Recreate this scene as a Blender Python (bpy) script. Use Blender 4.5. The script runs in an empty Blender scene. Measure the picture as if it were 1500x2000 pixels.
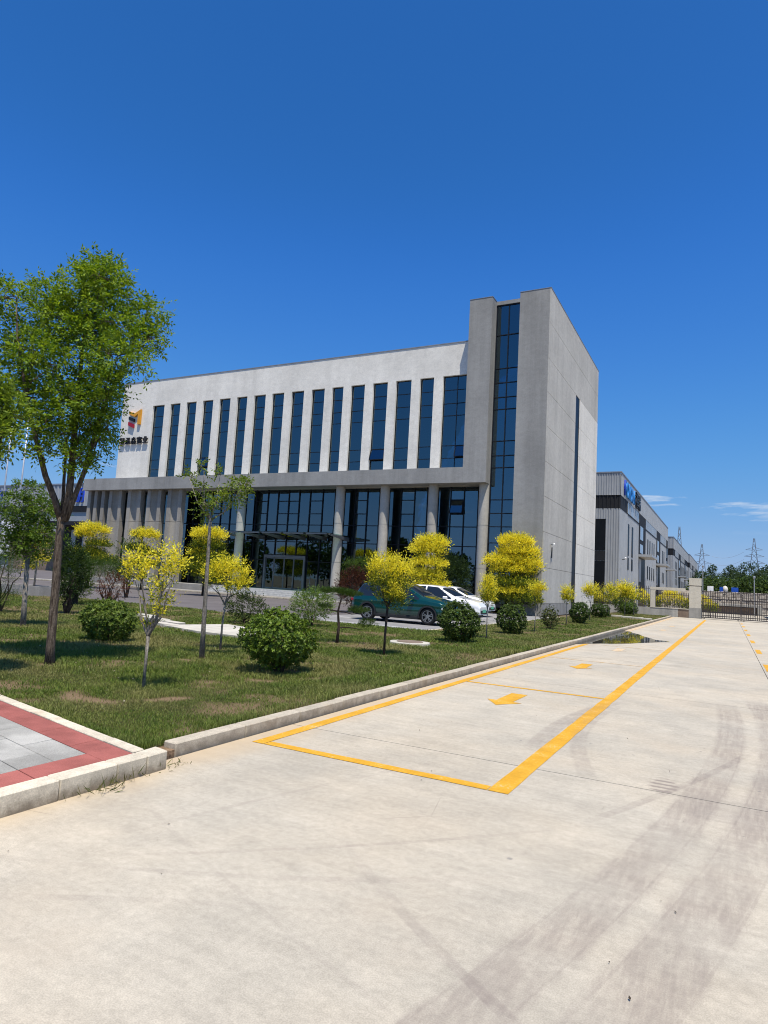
import bpy, bmesh, math, random
import numpy as np
from mathutils import Vector, Matrix

random.seed(7)
RNG = np.random.default_rng(11)
SC = bpy.context.scene
COL = SC.collection
rad = math.radians

# ------------------------------------------------------------------ camera
YAW, PIT, ROL, FPX = -0.4854, 0.1052, 0.0570, 1284.14
CAM = np.array([0.0, 0.0, 1.70])
fw = np.array([math.sin(YAW) * math.cos(PIT), math.cos(YAW) * math.cos(PIT), math.sin(PIT)])
r0 = np.array([math.cos(YAW), -math.sin(YAW), 0.0])
u0 = np.cross(r0, fw)
rt = r0 * math.cos(ROL) + u0 * math.sin(ROL)
up = -r0 * math.sin(ROL) + u0 * math.cos(ROL)
cam_d = bpy.data.cameras.new('camera')
cam_d.sensor_fit = 'HORIZONTAL'
cam_d.sensor_width = 36.0
cam_d.lens = 36.0 * FPX / 1500.0
cam_d.clip_start = 0.05
cam_d.clip_end = 6000.0
cam = bpy.data.objects.new('camera', cam_d)
COL.objects.link(cam)
m3 = Matrix((rt, up, -fw)).transposed()
cam.matrix_world = Matrix.Translation(CAM) @ m3.to_4x4()
SC.camera = cam

# ------------------------------------------------------------------ sky, sun, exposure
SUN_EL, SUN_AZ = rad(70.5), rad(41.0)          # azimuth: from -Y towards +X
sdir = Vector((math.sin(SUN_AZ) * math.cos(SUN_EL), -math.cos(SUN_AZ) * math.cos(SUN_EL), math.sin(SUN_EL)))
world = bpy.data.worlds.new('World')
SC.world = world
world.use_nodes = True
wn, wl = world.node_tree.nodes, world.node_tree.links
wn.clear()
w_out = wn.new('ShaderNodeOutputWorld')
w_bg = wn.new('ShaderNodeBackground')
w_bg.inputs['Strength'].default_value = 0.10
sky = wn.new('ShaderNodeTexSky')
sky.sky_type = 'NISHITA'
sky.sun_disc = False
sky.sun_elevation = SUN_EL
sky.sun_rotation = math.pi - SUN_AZ
sky.altitude = 0.0
sky.air_density = 1.0
sky.dust_density = 0.6
sky.ozone_density = 4.0
# thin high cirrus, the same everywhere round the horizon
tc = wn.new('ShaderNodeTexCoord')
sep = wn.new('ShaderNodeSeparateXYZ')
wl.new(tc.outputs['Generated'], sep.inputs[0])
mp = wn.new('ShaderNodeMapping')
mp.inputs['Scale'].default_value = (6.0, 6.0, 48.0)
mp.inputs['Location'].default_value = (6.85, 3.55, 11.5)
wl.new(tc.outputs['Generated'], mp.inputs[0])
cn = wn.new('ShaderNodeTexNoise')
cn.inputs['Scale'].default_value = 1.0
cn.inputs['Detail'].default_value = 6.0
cn.inputs['Roughness'].default_value = 0.6
wl.new(mp.outputs[0], cn.inputs['Vector'])
cr = wn.new('ShaderNodeMapRange')
cr.inputs['From Min'].default_value = 0.59
cr.inputs['From Max'].default_value = 0.76
wl.new(cn.outputs[0], cr.inputs['Value'])
e1 = wn.new('ShaderNodeMapRange'); e1.interpolation_type = 'SMOOTHSTEP'
e1.inputs['From Min'].default_value = 0.085; e1.inputs['From Max'].default_value = 0.125
wl.new(sep.outputs['Z'], e1.inputs['Value'])
e2 = wn.new('ShaderNodeMapRange'); e2.interpolation_type = 'SMOOTHSTEP'
e2.inputs['From Min'].default_value = 0.19; e2.inputs['From Max'].default_value = 0.145
wl.new(sep.outputs['Z'], e2.inputs['Value'])
def wmul(a, b):
    n = wn.new('ShaderNodeMath'); n.operation = 'MULTIPLY'
    wl.new(a, n.inputs[0])
    if isinstance(b, float): n.inputs[1].default_value = b
    else: wl.new(b, n.inputs[1])
    return n.outputs[0]
cf = wmul(wmul(wmul(cr.outputs[0], e1.outputs[0]), e2.outputs[0]), 0.95)
# richer blue, as the phone's picture shows it
hsv = wn.new('ShaderNodeHueSaturation')
hsv.inputs['Saturation'].default_value = 1.18
wl.new(sky.outputs[0], hsv.inputs['Color'])
spl = wn.new('ShaderNodeSeparateColor'); wl.new(hsv.outputs[0], spl.inputs[0])
cmb = wn.new('ShaderNodeCombineColor')
def wcurve(sock, pts):
    n1 = wn.new('ShaderNodeMath'); n1.operation = 'MULTIPLY'; n1.inputs[1].default_value = .075; wl.new(sock, n1.inputs[0])
    fc = wn.new('ShaderNodeFloatCurve'); cv = fc.mapping.curves[0]
    cv.points[0].location = (0, 0); cv.points[1].location = pts[-1]
    for p in pts[:-1]: cv.points.new(*p)
    fc.mapping.update(); wl.new(n1.outputs[0], fc.inputs['Value'])
    return wmul(fc.outputs[0], 1.0 / (1.231 * .10))
# the phone's tone curve for the sky, one per channel
for i_, pts_ in enumerate((((.042, .0265), (.0553, .044), (.118, .118), (.242, .245), (1, .9)),
                           ((.095, .133), (.134, .208), (.233, .342), (.366, .445), (1, .95)),
                           ((.223, .450), (.281, .630), (.395, .735), (.445, .750), (1, 1.0)))):
    wl.new(wcurve(spl.outputs[i_], pts_), cmb.inputs[i_])
cmix = wn.new('ShaderNodeMix'); cmix.data_type = 'RGBA'
wl.new(cf, cmix.inputs[0])
wl.new(cmb.outputs[0], cmix.inputs[6])
cmix.inputs[7].default_value = (6.6, 7.0, 7.4, 1)
wl.new(cmix.outputs[2], w_bg.inputs['Color'])
wl.new(w_bg.outputs[0], w_out.inputs[0])

sun_d = bpy.data.lights.new('sun', 'SUN')
sun_d.energy = 4.8
sun_d.angle = rad(0.53)
sun_d.color = (1.0, 0.935, 0.82)
sun = bpy.data.objects.new('sun', sun_d)
COL.objects.link(sun)
sun.rotation_euler = sdir.to_track_quat('Z', 'Y').to_euler()
sun.location = (20, -20, 60)

SC.view_settings.view_transform = 'Standard'
SC.view_settings.look = 'None'
SC.view_settings.gamma = 1.0
SC.view_settings.use_curve_mapping = False
SC.view_settings.exposure = 0.30
SC.render.engine = 'CYCLES'
SC.cycles.use_denoising = True
SC.cycles.filter_width = 1.05
SC.cycles.max_bounces = 8
SC.cycles.transparent_max_bounces = 12
SC.cycles.sample_clamp_indirect = 6.0

# ------------------------------------------------------------------ materials
class NT:
    def __init__(s, name):
        s.m = bpy.data.materials.new(name); s.m.use_nodes = True
        s.n, s.l = s.m.node_tree.nodes, s.m.node_tree.links
        s.n.clear(); s.out = s.n.new('ShaderNodeOutputMaterial')
    def node(s, t, **kw):
        x = s.n.new(t)
        for k, v in kw.items(): setattr(x, k, v)
        return x
    def set(s, sock, v):
        if isinstance(v, bpy.types.NodeSocket): s.l.new(v, sock)
        elif isinstance(v, (tuple, list)) and len(v) == 3 and sock.type == 'RGBA': sock.default_value = (*v, 1)
        else: sock.default_value = v
    def pos(s):
        return s.node('ShaderNodeNewGeometry').outputs['Position']
    def mapped(s, scale=(1, 1, 1), vec=None, loc=(0, 0, 0), rot=(0, 0, 0)):
        m = s.node('ShaderNodeMapping'); m.inputs['Scale'].default_value = scale
        m.inputs['Location'].default_value = loc; m.inputs['Rotation'].default_value = rot
        s.l.new(vec or s.pos(), m.inputs[0]); return m.outputs[0]
    def noise(s, scale, detail=4, rough=.55, vec=None):
        n = s.node('ShaderNodeTexNoise'); n.inputs['Scale'].default_value = scale
        n.inputs['Detail'].default_value = detail; n.inputs['Roughness'].default_value = rough
        s.l.new(vec or s.pos(), n.inputs['Vector']); return n.outputs[0]
    def voro(s, scale, vec=None, feature='F1'):
        n = s.node('ShaderNodeTexVoronoi', feature=feature); n.inputs['Scale'].default_value = scale
        s.l.new(vec or s.pos(), n.inputs['Vector']); return n
    def ramp(s, v, a, b, lo=0.0, hi=1.0, smooth=True):
        r = s.node('ShaderNodeMapRange')
        if smooth: r.interpolation_type = 'SMOOTHSTEP'
        s.set(r.inputs['Value'], v)
        for k, x in (('From Min', a), ('From Max', b), ('To Min', lo), ('To Max', hi)): r.inputs[k].default_value = x
        return r.outputs[0]
    def math(s, op, a, b=0.0, c=None):
        m = s.node('ShaderNodeMath', operation=op); s.set(m.inputs[0], a); s.set(m.inputs[1], b)
        if c is not None: s.set(m.inputs[2], c)
        return m.outputs[0]
    def mix(s, f, a, b, blend='MIX'):
        m = s.node('ShaderNodeMix', data_type='RGBA', blend_type=blend)
        s.set(m.inputs[0], f); s.set(m.inputs[6], a); s.set(m.inputs[7], b); return m.outputs[2]
    def scale(s, col, f):
        return s.mix(1.0, col, s.comb(f), 'MULTIPLY')
    def comb(s, f):
        c = s.node('ShaderNodeCombineColor')
        for i in range(3): s.set(c.inputs[i], f)
        return c.outputs[0]
    def bump(s, h, strength=.3, dist=.01):
        b = s.node('ShaderNodeBump'); b.inputs['Strength'].default_value = strength
        b.inputs['Distance'].default_value = dist; s.set(b.inputs['Height'], h); return b.outputs[0]
    def pbsdf(s, col, rough=.6, spec=.3, metal=0.0, normal=None, coat=0.0, ior=1.5):
        p = s.node('ShaderNodeBsdfPrincipled')
        s.set(p.inputs['Base Color'], col); s.set(p.inputs['Roughness'], rough)
        p.inputs['Specular IOR Level'].default_value = spec; s.set(p.inputs['Metallic'], metal)
        p.inputs['Coat Weight'].default_value = coat; p.inputs['Coat Roughness'].default_value = .03
        p.inputs['IOR'].default_value = ior
        if normal is not None: s.l.new(normal, p.inputs['Normal'])
        return p.outputs[0]
    def done(s, sh):
        s.l.new(sh, s.out.inputs[0]); return s.m

def plain(name, col, rough=.55, spec=.3, metal=0.0, var=.12, sc=2.0, fine=0.06, fsc=60, bump=0.0, bsc=80, coat=0.0, rnd=0.0):
    t = NT(name)
    n1 = t.ramp(t.noise(sc, 5), .3, .7, 1 - var, 1 + var)
    n2 = t.ramp(t.noise(fsc, 2), .3, .7, 1 - fine, 1 + fine)
    f_ = t.math('MULTIPLY', n1, n2)
    if rnd: f_ = t.math('MULTIPLY', f_, t.ramp(t.node('ShaderNodeObjectInfo').outputs['Random'], 0, 1, 1 - rnd, 1 + rnd, False))
    c = t.scale(col, f_)
    nor = t.bump(t.noise(bsc, 3), bump, .01) if bump else None
    return t.done(t.pbsdf(c, rough, spec, metal, nor, coat))

def stucco(name, col, streak=.12, bump=.5):
    """sprayed stone-textured render: fine grain, soft blotches, vertical rain streaks"""
    t = NT(name)
    st = t.noise(1.0, 5, .6, t.mapped((1.6, 1.6, .07)))
    st2 = t.noise(1.0, 4, .6, t.mapped((.35, .35, .03), loc=(3, 7, 0)))
    bl = t.noise(.35, 4); g = t.noise(9, 4, .7); g2 = t.noise(45, 2, .7)
    f = t.math('MULTIPLY', t.ramp(st, .35, .75, 1.0 + streak * .25, 1.0 - streak * .55), t.ramp(st2, .35, .7, 1.03, 1 - streak * .6))
    f = t.math('MULTIPLY', f, t.ramp(t.noise(2.2, 6, .75, t.mapped((1, 1, 1.6))), .3, .7, .93, 1.07))
    f = t.math('MULTIPLY', f, t.ramp(bl, .3, .7, 1.05, .93))
    f = t.math('MULTIPLY', f, t.ramp(g, .3, .7, .95, 1.05))
    f = t.math('MULTIPLY', f, t.ramp(g2, .3, .7, .88, 1.12))
    c = t.scale(col, f)
    return t.done(t.pbsdf(c, .85, .15, normal=t.bump(t.noise(40, 3, .7), bump, .012)))

MT = {}
MT['stucco_grey'] = stucco('stucco_grey', (.325, .320, .305), .22)
MT['stucco_side'] = stucco('stucco_side', (.525, .505, .455), .14)
MT['stucco_white'] = stucco('stucco_white', (.800, .765, .690), .09)
MT['stucco_cream'] = stucco('stucco_cream', (.78, .745, .665), .10)
MT['stucco_fluted'] = stucco('stucco_fluted', (.34, .315, .275), .25)
MT['stucco_fin'] = stucco('stucco_fin', (.47, .445, .395), .22)
MT['dark_metal'] = plain('dark_metal', (.008, .010, .016), .5, .3)
MT['alu'] = plain('alu', (.16, .17, .18), .4, .4, .5)
MT['joint'] = plain('joint', (.13, .13, .13), .9)
MT['coping'] = plain('coping', (.22, .25, .30), .4, .5)
MT['room'] = plain('room', (.36, .36, .35), .9)
MT['ceiling'] = plain('ceiling', (.42, .42, .41), .9)
MT['curtain'] = plain('curtain', (.62, .66, .68), .9, var=.2, sc=1.2)
MT['white_paint'] = plain('white_paint', (.78, .78, .76), .6)
MT['granite_step'] = plain('granite_step', (.42, .42, .41), .6, var=.15, sc=5)
MT['steel_pole'] = plain('steel_pole', (.45, .46, .48), .45, .4, .5)
MT['gate_iron'] = plain('gate_iron', (.035, .028, .030), .5, .4)
MT['stone_pillar'] = stucco('stone_pillar', (.56, .52, .44), .08)
MT['stone_base'] = stucco('stone_base', (.32, .31, .29), .3)
MT['old_plaster'] = stucco('old_plaster', (.40, .39, .36), .45)
MT['bark'] = plain('bark', (.105, .080, .060), .9, .1, var=.35, sc=14, fine=.3, fsc=60, bump=.8, bsc=45)
MT['bark_pale'] = plain('bark_pale', (.25, .225, .19), .9, .1, var=.35, sc=16, fine=.25, fsc=70, bump=.6, bsc=60)
def bark(name, a, b):
    t = NT(name)
    n = t.noise(1.0, 6, .7, t.mapped((55, 55, 7))); g = t.noise(30, 4, .7)
    c = t.mix(t.ramp(n, .35, .65), a, b); c = t.scale(c, t.ramp(g, .3, .7, .75, 1.25))
    return t.done(t.pbsdf(c, .92, .08, normal=t.bump(t.math('ADD', n, t.math('MULTIPLY', g, .4)), 1.0, .02)))
MT['bark'] = bark('bark_fissured', (.055, .040, .030), (.19, .150, .115))
MT['bark_pale'] = bark('bark_pale_fissured', (.14, .12, .10), (.33, .30, .255))
MT['bark_dark'] = plain('bark_dark', (.06, .045, .035), .9, .1, var=.3, sc=14)
MT['twig'] = plain('twig', (.11, .085, .055), .9, .1, var=.3, sc=14)
MT['logo_orange'] = plain('logo_orange', (.72, .33, .03), .4)
MT['logo_red'] = plain('logo_red', (.35, .012, .03), .4)
MT['logo_black'] = plain('logo_black', (.012, .012, .015), .4)
MT['logo_rim'] = plain('logo_rim', (.7, .7, .68), .4)
MT['sign_blue'] = plain('sign_blue', (.015, .20, .58), .35, .5)
MT['sign_deepblue'] = plain('sign_deepblue', (.01, .05, .45), .35, .5)
MT['metal_grey'] = plain('metal_grey', (.33, .345, .36), .4, .5, var=.06, sc=.6)
MT['metal_dark'] = plain('metal_dark', (.018, .019, .022), .7, .2, var=.08)
MT['window_dark'] = plain('window_dark', (.010, .012, .015), .4, .12, var=.1)
MT['window_pale'] = plain('window_pale', (.30, .33, .36), .15, .5, var=.2, sc=.7)
MT['tyre'] = plain('tyre', (.016, .016, .017), .75, .2)
MT['rim'] = plain('rim', (.42, .43, .45), .25, .5, .9)
MT['rim_dark'] = plain('rim_dark', (.02, .02, .022), .4)
MT['plastic_black'] = plain('plastic_black', (.022, .023, .024), .55)
MT['plate_green'] = plain('plate_green', (.12, .45, .28), .5)
MT['paint_green'] = plain('paint_green', (.001, .046, .037), .20, .5, .3, var=.03, fine=.02, coat=1.0)
MT['paint_white'] = plain('paint_white', (.80, .80, .80), .3, .5, 0, var=.01, fine=.0, coat=1.0)
MT['car_glass'] = plain('car_glass', (.012, .015, .017), .03, .8, 0, var=.0, fine=0)
MT['lamp_glass'] = plain('lamp_glass', (.55, .58, .6), .08, .6)
MT['steel_pylon'] = plain('steel_pylon', (.20, .23, .27), .5, .4, .2)
MT['stone_wall'] = plain('stone_wall', (.40, .36, .31), .9, .1, var=.4, sc=1.6, fine=.2, fsc=9)
MT['brown_wall'] = plain('brown_wall', (.20, .15, .115), .8, var=.2)
MT['sheet_white'] = plain('sheet_white', (.8, .8, .8), .5)
MT['sheet_blue'] = plain('sheet_blue', (.015, .08, .42), .5)
MT['solar'] = plain('solar', (.02, .03, .06), .15, .6)
MT['rock_pale'] = plain('rock_pale', (.62, .58, .52), .9, var=.2, sc=3)
MT['slab_pale'] = plain('slab_pale', (.47, .44, .375), .85, var=.14, sc=2.5, fine=.1)
MT['tile_red'] = plain('tile_red', (.30, .100, .084), .85, .15, var=.16, sc=3.5, fine=.14, fsc=120, bump=.4, bsc=180, rnd=.14)
MT['tile_grey'] = plain('tile_grey', (.345, .335, .305), .85, .15, var=.20, sc=2.2, fine=.14, fsc=120, bump=.4, bsc=180, rnd=.14)
MT['paver_grey'] = plain('paver_grey', (.23, .225, .22), .9, .1, var=.15, sc=1.2, fine=.12)
MT['asphalt'] = plain('asphalt', (.125, .113, .112), .9, .15, var=.12, sc=.5, fine=.12, fsc=40, bump=.4, bsc=60)
MT['earth'] = plain('earth', (.16, .13, .085), .95, .05, var=.3, sc=.25, fine=.2, fsc=6)
MT['mulch'] = plain('mulch', (.20, .135, .085), .95, .05, var=.35, sc=9, fine=.3, fsc=50, bump=.6, bsc=40)
MT['weed'] = plain('weed', (.10, .13, .035), .7, .2)

def kerb_mat(name, col, dirt):
    t = NT(name)
    z = t.node('ShaderNodeSeparateXYZ'); t.l.new(t.pos(), z.inputs[0])
    n = t.noise(7, 5, .65); g = t.noise(90, 2)
    grime = t.math('MULTIPLY', t.ramp(t.math('ADD', z.outputs['Z'], t.math('MULTIPLY', n, .16)), .185, .075), dirt)
    c = t.scale(col, t.math('MULTIPLY', t.ramp(n, .3, .7, .86, 1.10), t.ramp(g, .3, .7, .88, 1.1)))
    c = t.scale(c, t.ramp(t.node('ShaderNodeObjectInfo').outputs['Random'], 0, 1, .88, 1.08, False))
    c = t.mix(t.math('MULTIPLY', t.ramp(t.noise(2.5, 5, .65), .5, .72), .45), c, (.36, .27, .17))
    c = t.mix(grime, c, (.15, .12, .085))
    return t.done(t.pbsdf(c, .88, .15, normal=t.bump(t.noise(70, 3, .7), .5, .006)))
MT['kerb_white'] = kerb_mat('kerb_white', (.60, .535, .42), .80)
MT['kerb_grey'] = kerb_mat('kerb_grey', (.43, .38, .30), .60)

# concrete drive: blotches, sandy gutter, brushed streaks, tyre tracks worn into it
def tyre_factor(t, px, py):
    def arc(cx, cy, R, w, y0, y1, amp, ns):
        dx = t.math('SUBTRACT', px, cx); dy = t.math('SUBTRACT', py, cy)
        d = t.math('SQRT', t.math('ADD', t.math('MULTIPLY', dx, dx), t.math('MULTIPLY', dy, dy)))
        k = t.math('ABSOLUTE', t.math('SUBTRACT', d, R))
        b = t.ramp(k, w, w * .55, 0, 1)
        gr = t.math('SINE', t.math('MULTIPLY', d, 2 * math.pi / (w * .42)))
        b = t.math('MULTIPLY', b, t.ramp(gr, -.9, .2, .55, 1))
        b = t.math('MULTIPLY', b, t.math('MULTIPLY', t.ramp(py, y0, y0 + .8), t.ramp(py, y1, y1 - 1.2)))
        return t.math('MULTIPLY', t.math('MULTIPLY', b, amp), ns)
    edge = t.noise(1.0, 5, .7, t.mapped((9, 1.6, 1), rot=(0, 0, rad(-9))))
    def band(x0, y0, b1, c1, w, ya, yb, amp, ns, gr=.14):
        v = t.math('SUBTRACT', py, y0)
        cx = t.math('ADD', t.math('MULTIPLY', t.math('MULTIPLY', v, v), c1), t.math('MULTIPLY_ADD', v, b1, x0))
        off = t.math('SUBTRACT', px, cx); k = t.math('ABSOLUTE', off)
        b = t.ramp(t.math('ADD', k, t.math('MULTIPLY', t.math('SUBTRACT', edge, .5), w * .7)), w * 1.05, w * .62, 0, 1)
        b = t.math('MULTIPLY', b, t.ramp(t.math('SINE', t.math('MULTIPLY', off, 2 * math.pi / .065)), -.9, .3, 1 - gr, 1))
        b = t.math('MULTIPLY', b, t.math('MULTIPLY', t.ramp(py, ya, ya + .9), t.ramp(py, yb, yb - 1.6)))
        return t.math('MULTIPLY', t.math('MULTIPLY', b, amp), ns)
    ns = t.math('MULTIPLY', t.ramp(t.noise(1.1, 5, .65), .32, .62, .35, 1), t.ramp(t.noise(1.0, 5, .7, t.mapped((16, 1.4, 1), rot=(0, 0, rad(-9)))), .35, .6, .45, 1))
    ns2 = t.ramp(t.noise(4.0, 5, .7), .30, .65, .2, 1)
    f = band(-.83, 3.1, .24, -.0165, .19, -6, 13, .52, ns)
    one = t.ramp(t.noise(3.0, 3), .3, .6, .2, 1)
    for a in ((-.36, 3.1, .245, -.0165, .22, -6, 14, .56, ns), (-2.27, 3.67, -2.5, 0, .018, 3.0, 3.9, .7, one), (-.98, 3.1, .24, -.0165, .012, 0, 9, .16, one), (-.70, 3.1, .24, -.0165, .010, 0, 10, .13, one), (-.18, 3.1, .245, -.0165, .012, 0, 10, .16, one), (-.52, 3.1, .245, -.0165, .010, 1, 9, .12, one), (-.45, 6.6, .35, -.02, .05, 5.0, 9.5, .35, ns2), (-2.9, 5.0, .35, .03, .03, 3.0, 7.0, .18, ns2), (-1.45, 4.6, .9, -.1, .035, 2.6, 5.8, .22, ns2), (.30, 3.1, .17, -.006, .15, -2, 12, .30, ns),
              (-1.92, 8.5, 0, .045, .13, 6.9, 11.9, .45, ns2), (-1.64, 9.4, 0, .06, .11, 6.2, 11.5, .36, ns2),
              (-2.0, 3.4, 1.6, -.5, .07, 2.2, 4.6, .22, ns2), (-3.4, 2.2, 1.5, .3, .07, 1.5, 3.6, .24, ns2),
              (-1.1, 3.0, -1.4, .2, .07, 2.0, 4.4, .34, ns2), (-2.8, 3.2, -2.2, .4, .06, 2.0, 4.6, .20, ns)):
        f = t.math('ADD', f, band(*a))
    return f
def concrete_drive():
    t = NT('concrete_drive')
    s = t.node('ShaderNodeSeparateXYZ'); t.l.new(t.pos(), s.inputs[0])
    px, py = s.outputs['X'], s.outputs['Y']
    big = t.noise(.28, 5, .6); mid = t.noise(1.6, 6, .65); fine = t.noise(22, 4, .7); grit = t.noise(130, 2, .6)
    brush = t.noise(1.0, 5, .65, t.mapped((1.2, 9.0, 1.0), rot=(0, 0, rad(7))))
    v = t.math('MULTIPLY', t.ramp(big, .3, .7, .90, 1.07), t.ramp(mid, .25, .75, .90, 1.09))
    v = t.math('MULTIPLY', v, t.ramp(brush, .3, .7, .945, 1.05))
    v = t.math('MULTIPLY', v, t.ramp(fine, .25, .75, .91, 1.09))
    v = t.math('MULTIPLY', v, t.ramp(grit, .3, .7, .88, 1.10))
    v = t.math('MULTIPLY', v, t.ramp(t.noise(7.5, 6, .8), .3, .7, .95, 1.05))
    c = t.mix(t.ramp(t.noise(.55, 4), .35, .7), (.430, .390, .318), (.436, .382, .298))
    c = t.scale(c, v)
    # sandy gutter along the kerb
    gx = t.math('ADD', px, t.math('MULTIPLY', t.math('SUBTRACT', t.noise(1.4, 5), .5), .55))
    c = t.mix(t.math('MULTIPLY', t.ramp(gx, -3.85, -4.45), .75), c, (.47, .36, .23))
    # brown mud film
    c = t.mix(t.math('MULTIPLY', t.ramp(t.noise(.8, 5, .6), .52, .75), .35), c, (.33, .275, .21))
    # hairline craze and spots
    vo = t.voro(.9, t.mapped((1, 1, 1), loc=(2.3, 1.1, 0)), 'DISTANCE_TO_EDGE')
    c = t.mix(t.math('MULTIPLY', t.ramp(vo.outputs[0], .006, .001), t.ramp(t.noise(.5, 3), .56, .64, 0, .35)), c, (.16, .14, .12))
    sp = t.voro(2.1, t.mapped((1, 1, 1), loc=(5.2, .4, 0)))
    c = t.mix(t.math('MULTIPLY', t.ramp(sp.outputs[0], .045, .03), .55), c, (.15, .15, .15))
    tf = tyre_factor(t, px, py)
    # dark scuffed patch
    d = t.math('SQRT', t.math('ADD', t.math('POWER', t.math('MULTIPLY', t.math('SUBTRACT', px, -.02), 1.6), 2.0), t.math('POWER', t.math('MULTIPLY', t.math('SUBTRACT', py, 6.35), 1.1), 2.0)))
    tf = t.math('ADD', tf, t.math('MULTIPLY', t.ramp(t.math('ADD', d, t.math('MULTIPLY', mid, .5)), 1.05, .45), .22))
    d2 = t.math('SQRT', t.math('ADD', t.math('POWER', t.math('SUBTRACT', px, -.52), 2.0), t.math('POWER', t.math('MULTIPLY', t.math('SUBTRACT', py, 6.72), .45), 2.0)))
    tf = t.math('ADD', tf, t.math('MULTIPLY', t.math('MULTIPLY', t.ramp(t.math('ADD', d2, t.math('MULTIPLY', fine, .08)), .19, .12), t.ramp(t.math('SINE', t.math('MULTIPLY', py, 55.0)), -.2, .6, .2, 1)), .8))
    tf = t.math('MINIMUM', tf, .75)
    c = t.mix(tf, c, (.20, .165, .145))
    rough = t.ramp(mid, .3, .7, .78, .92)
    return t.done(t.pbsdf(c, rough, .2, normal=t.bump(t.math('ADD', t.noise(160, 3, .7), t.math('MULTIPLY', fine, .6)), .35, .004)))
MT['concrete'] = concrete_drive()

def yellow_paint(name, fade):
    t = NT(name)
    s = t.node('ShaderNodeSeparateXYZ'); t.l.new(t.pos(), s.inputs[0])
    n = t.noise(3.0, 6, .7); g = t.noise(40, 4, .75)
    c = t.scale((.60, .315, .025), t.math('MULTIPLY', t.ramp(n, .3, .7, .84, 1.08), t.ramp(g, .3, .7, .90, 1.06)))
    wear = t.ramp(t.math('ADD', t.math('MULTIPLY', g, .55), t.math('MULTIPLY', n, .45)), .545 - fade * .14, .66 - fade * .14, 0, .8)
    c = t.mix(wear, c, (.53, .48, .40))
    c = t.mix(t.math('MINIMUM', t.math('MULTIPLY', tyre_factor(t, s.outputs['X'], s.outputs['Y']), .7), .4), c, (.25, .18, .11))
    return t.done(t.pbsdf(c, .75, .2, normal=t.bump(g, .25, .003)))
MT['yellow_paint'] = yellow_paint('yellow_paint', 0.0)
MT['yellow_faded'] = yellow_paint('yellow_faded', 1.0)

def glass_mat(name, tint, ior, gloss=(.80, .90, 1.0)):
    t = NT(name)
    tr = t.node('ShaderNodeBsdfTransparent'); t.set(tr.inputs[0], tint)
    gl = t.node('ShaderNodeBsdfGlossy'); t.set(gl.inputs[0], gloss); gl.inputs['Roughness'].default_value = .015
    w = t.noise(.9, 2, .5)
    t.l.new(t.bump(w, .05, .02), gl.inputs['Normal'])
    fr = t.node('ShaderNodeFresnel'); fr.inputs['IOR'].default_value = ior
    mx = t.node('ShaderNodeMixShader'); t.l.new(fr.outputs[0], mx.inputs[0])
    t.l.new(tr.outputs[0], mx.inputs[1]); t.l.new(gl.outputs[0], mx.inputs[2])
    return t.done(mx.outputs[0])
MT['glass'] = glass_mat('glass', (.22, .36, .46), 2.35, (.66, .88, 1.0))
MT['canopy_glass'] = glass_mat('canopy_glass', (.45, .58, .58), 1.5)

def leaf_mat(name, trans=.38, rough=.55, spec=.18):
    t = NT(name)
    a = t.node('ShaderNodeAttribute', attribute_name='col')
    p = t.pbsdf(a.outputs['Color'], rough, spec)
    tl = t.node('ShaderNodeBsdfTranslucent')
    t.l.new(t.mix(1.0, a.outputs['Color'], (1.25, 1.2, .55), 'MULTIPLY'), tl.inputs[0])
    mx = t.node('ShaderNodeMixShader'); mx.inputs[0].default_value = trans
    t.l.new(p, mx.inputs[1]); t.l.new(tl.outputs[0], mx.inputs[2])
    return t.done(mx.outputs[0])
MT['leaf'] = leaf_mat('leaf')
MT['leaf_thick'] = leaf_mat('leaf_thick', .22, .45, .22)
MT['grass_blade'] = leaf_mat('grass_blade', .25, .6, .2)

def lawn_mat():
    t = NT('lawn_soil_shade')
    a = t.node('ShaderNodeAttribute', attribute_name='col')
    n = t.noise(7, 6, .7); g = t.noise(60, 3, .7)
    gm = t.mix(t.ramp(n, .35, .65), (.030, .042, .012), (.075, .065, .028))  # green-brown soil, darkened to paint in the shade between the blades
    gm = t.mix(a.outputs['Fac'], gm, t.mix(g, (.14, .095, .055), (.26, .185, .115)))
    gm = t.scale(gm, t.ramp(g, .25, .75, .65, 1.3))
    return t.done(t.pbsdf(gm, .95, .05, normal=t.bump(g, .8, .02)))
MT['lawn'] = lawn_mat()

def water_mat():
    t = NT('puddle_water')
    s = t.noise(1.3, 3)
    return t.done(t.pbsdf((.045, .042, .034), .02, .7, normal=t.bump(s, .015, .02), ior=1.34))
MT['water'] = water_mat()

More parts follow.
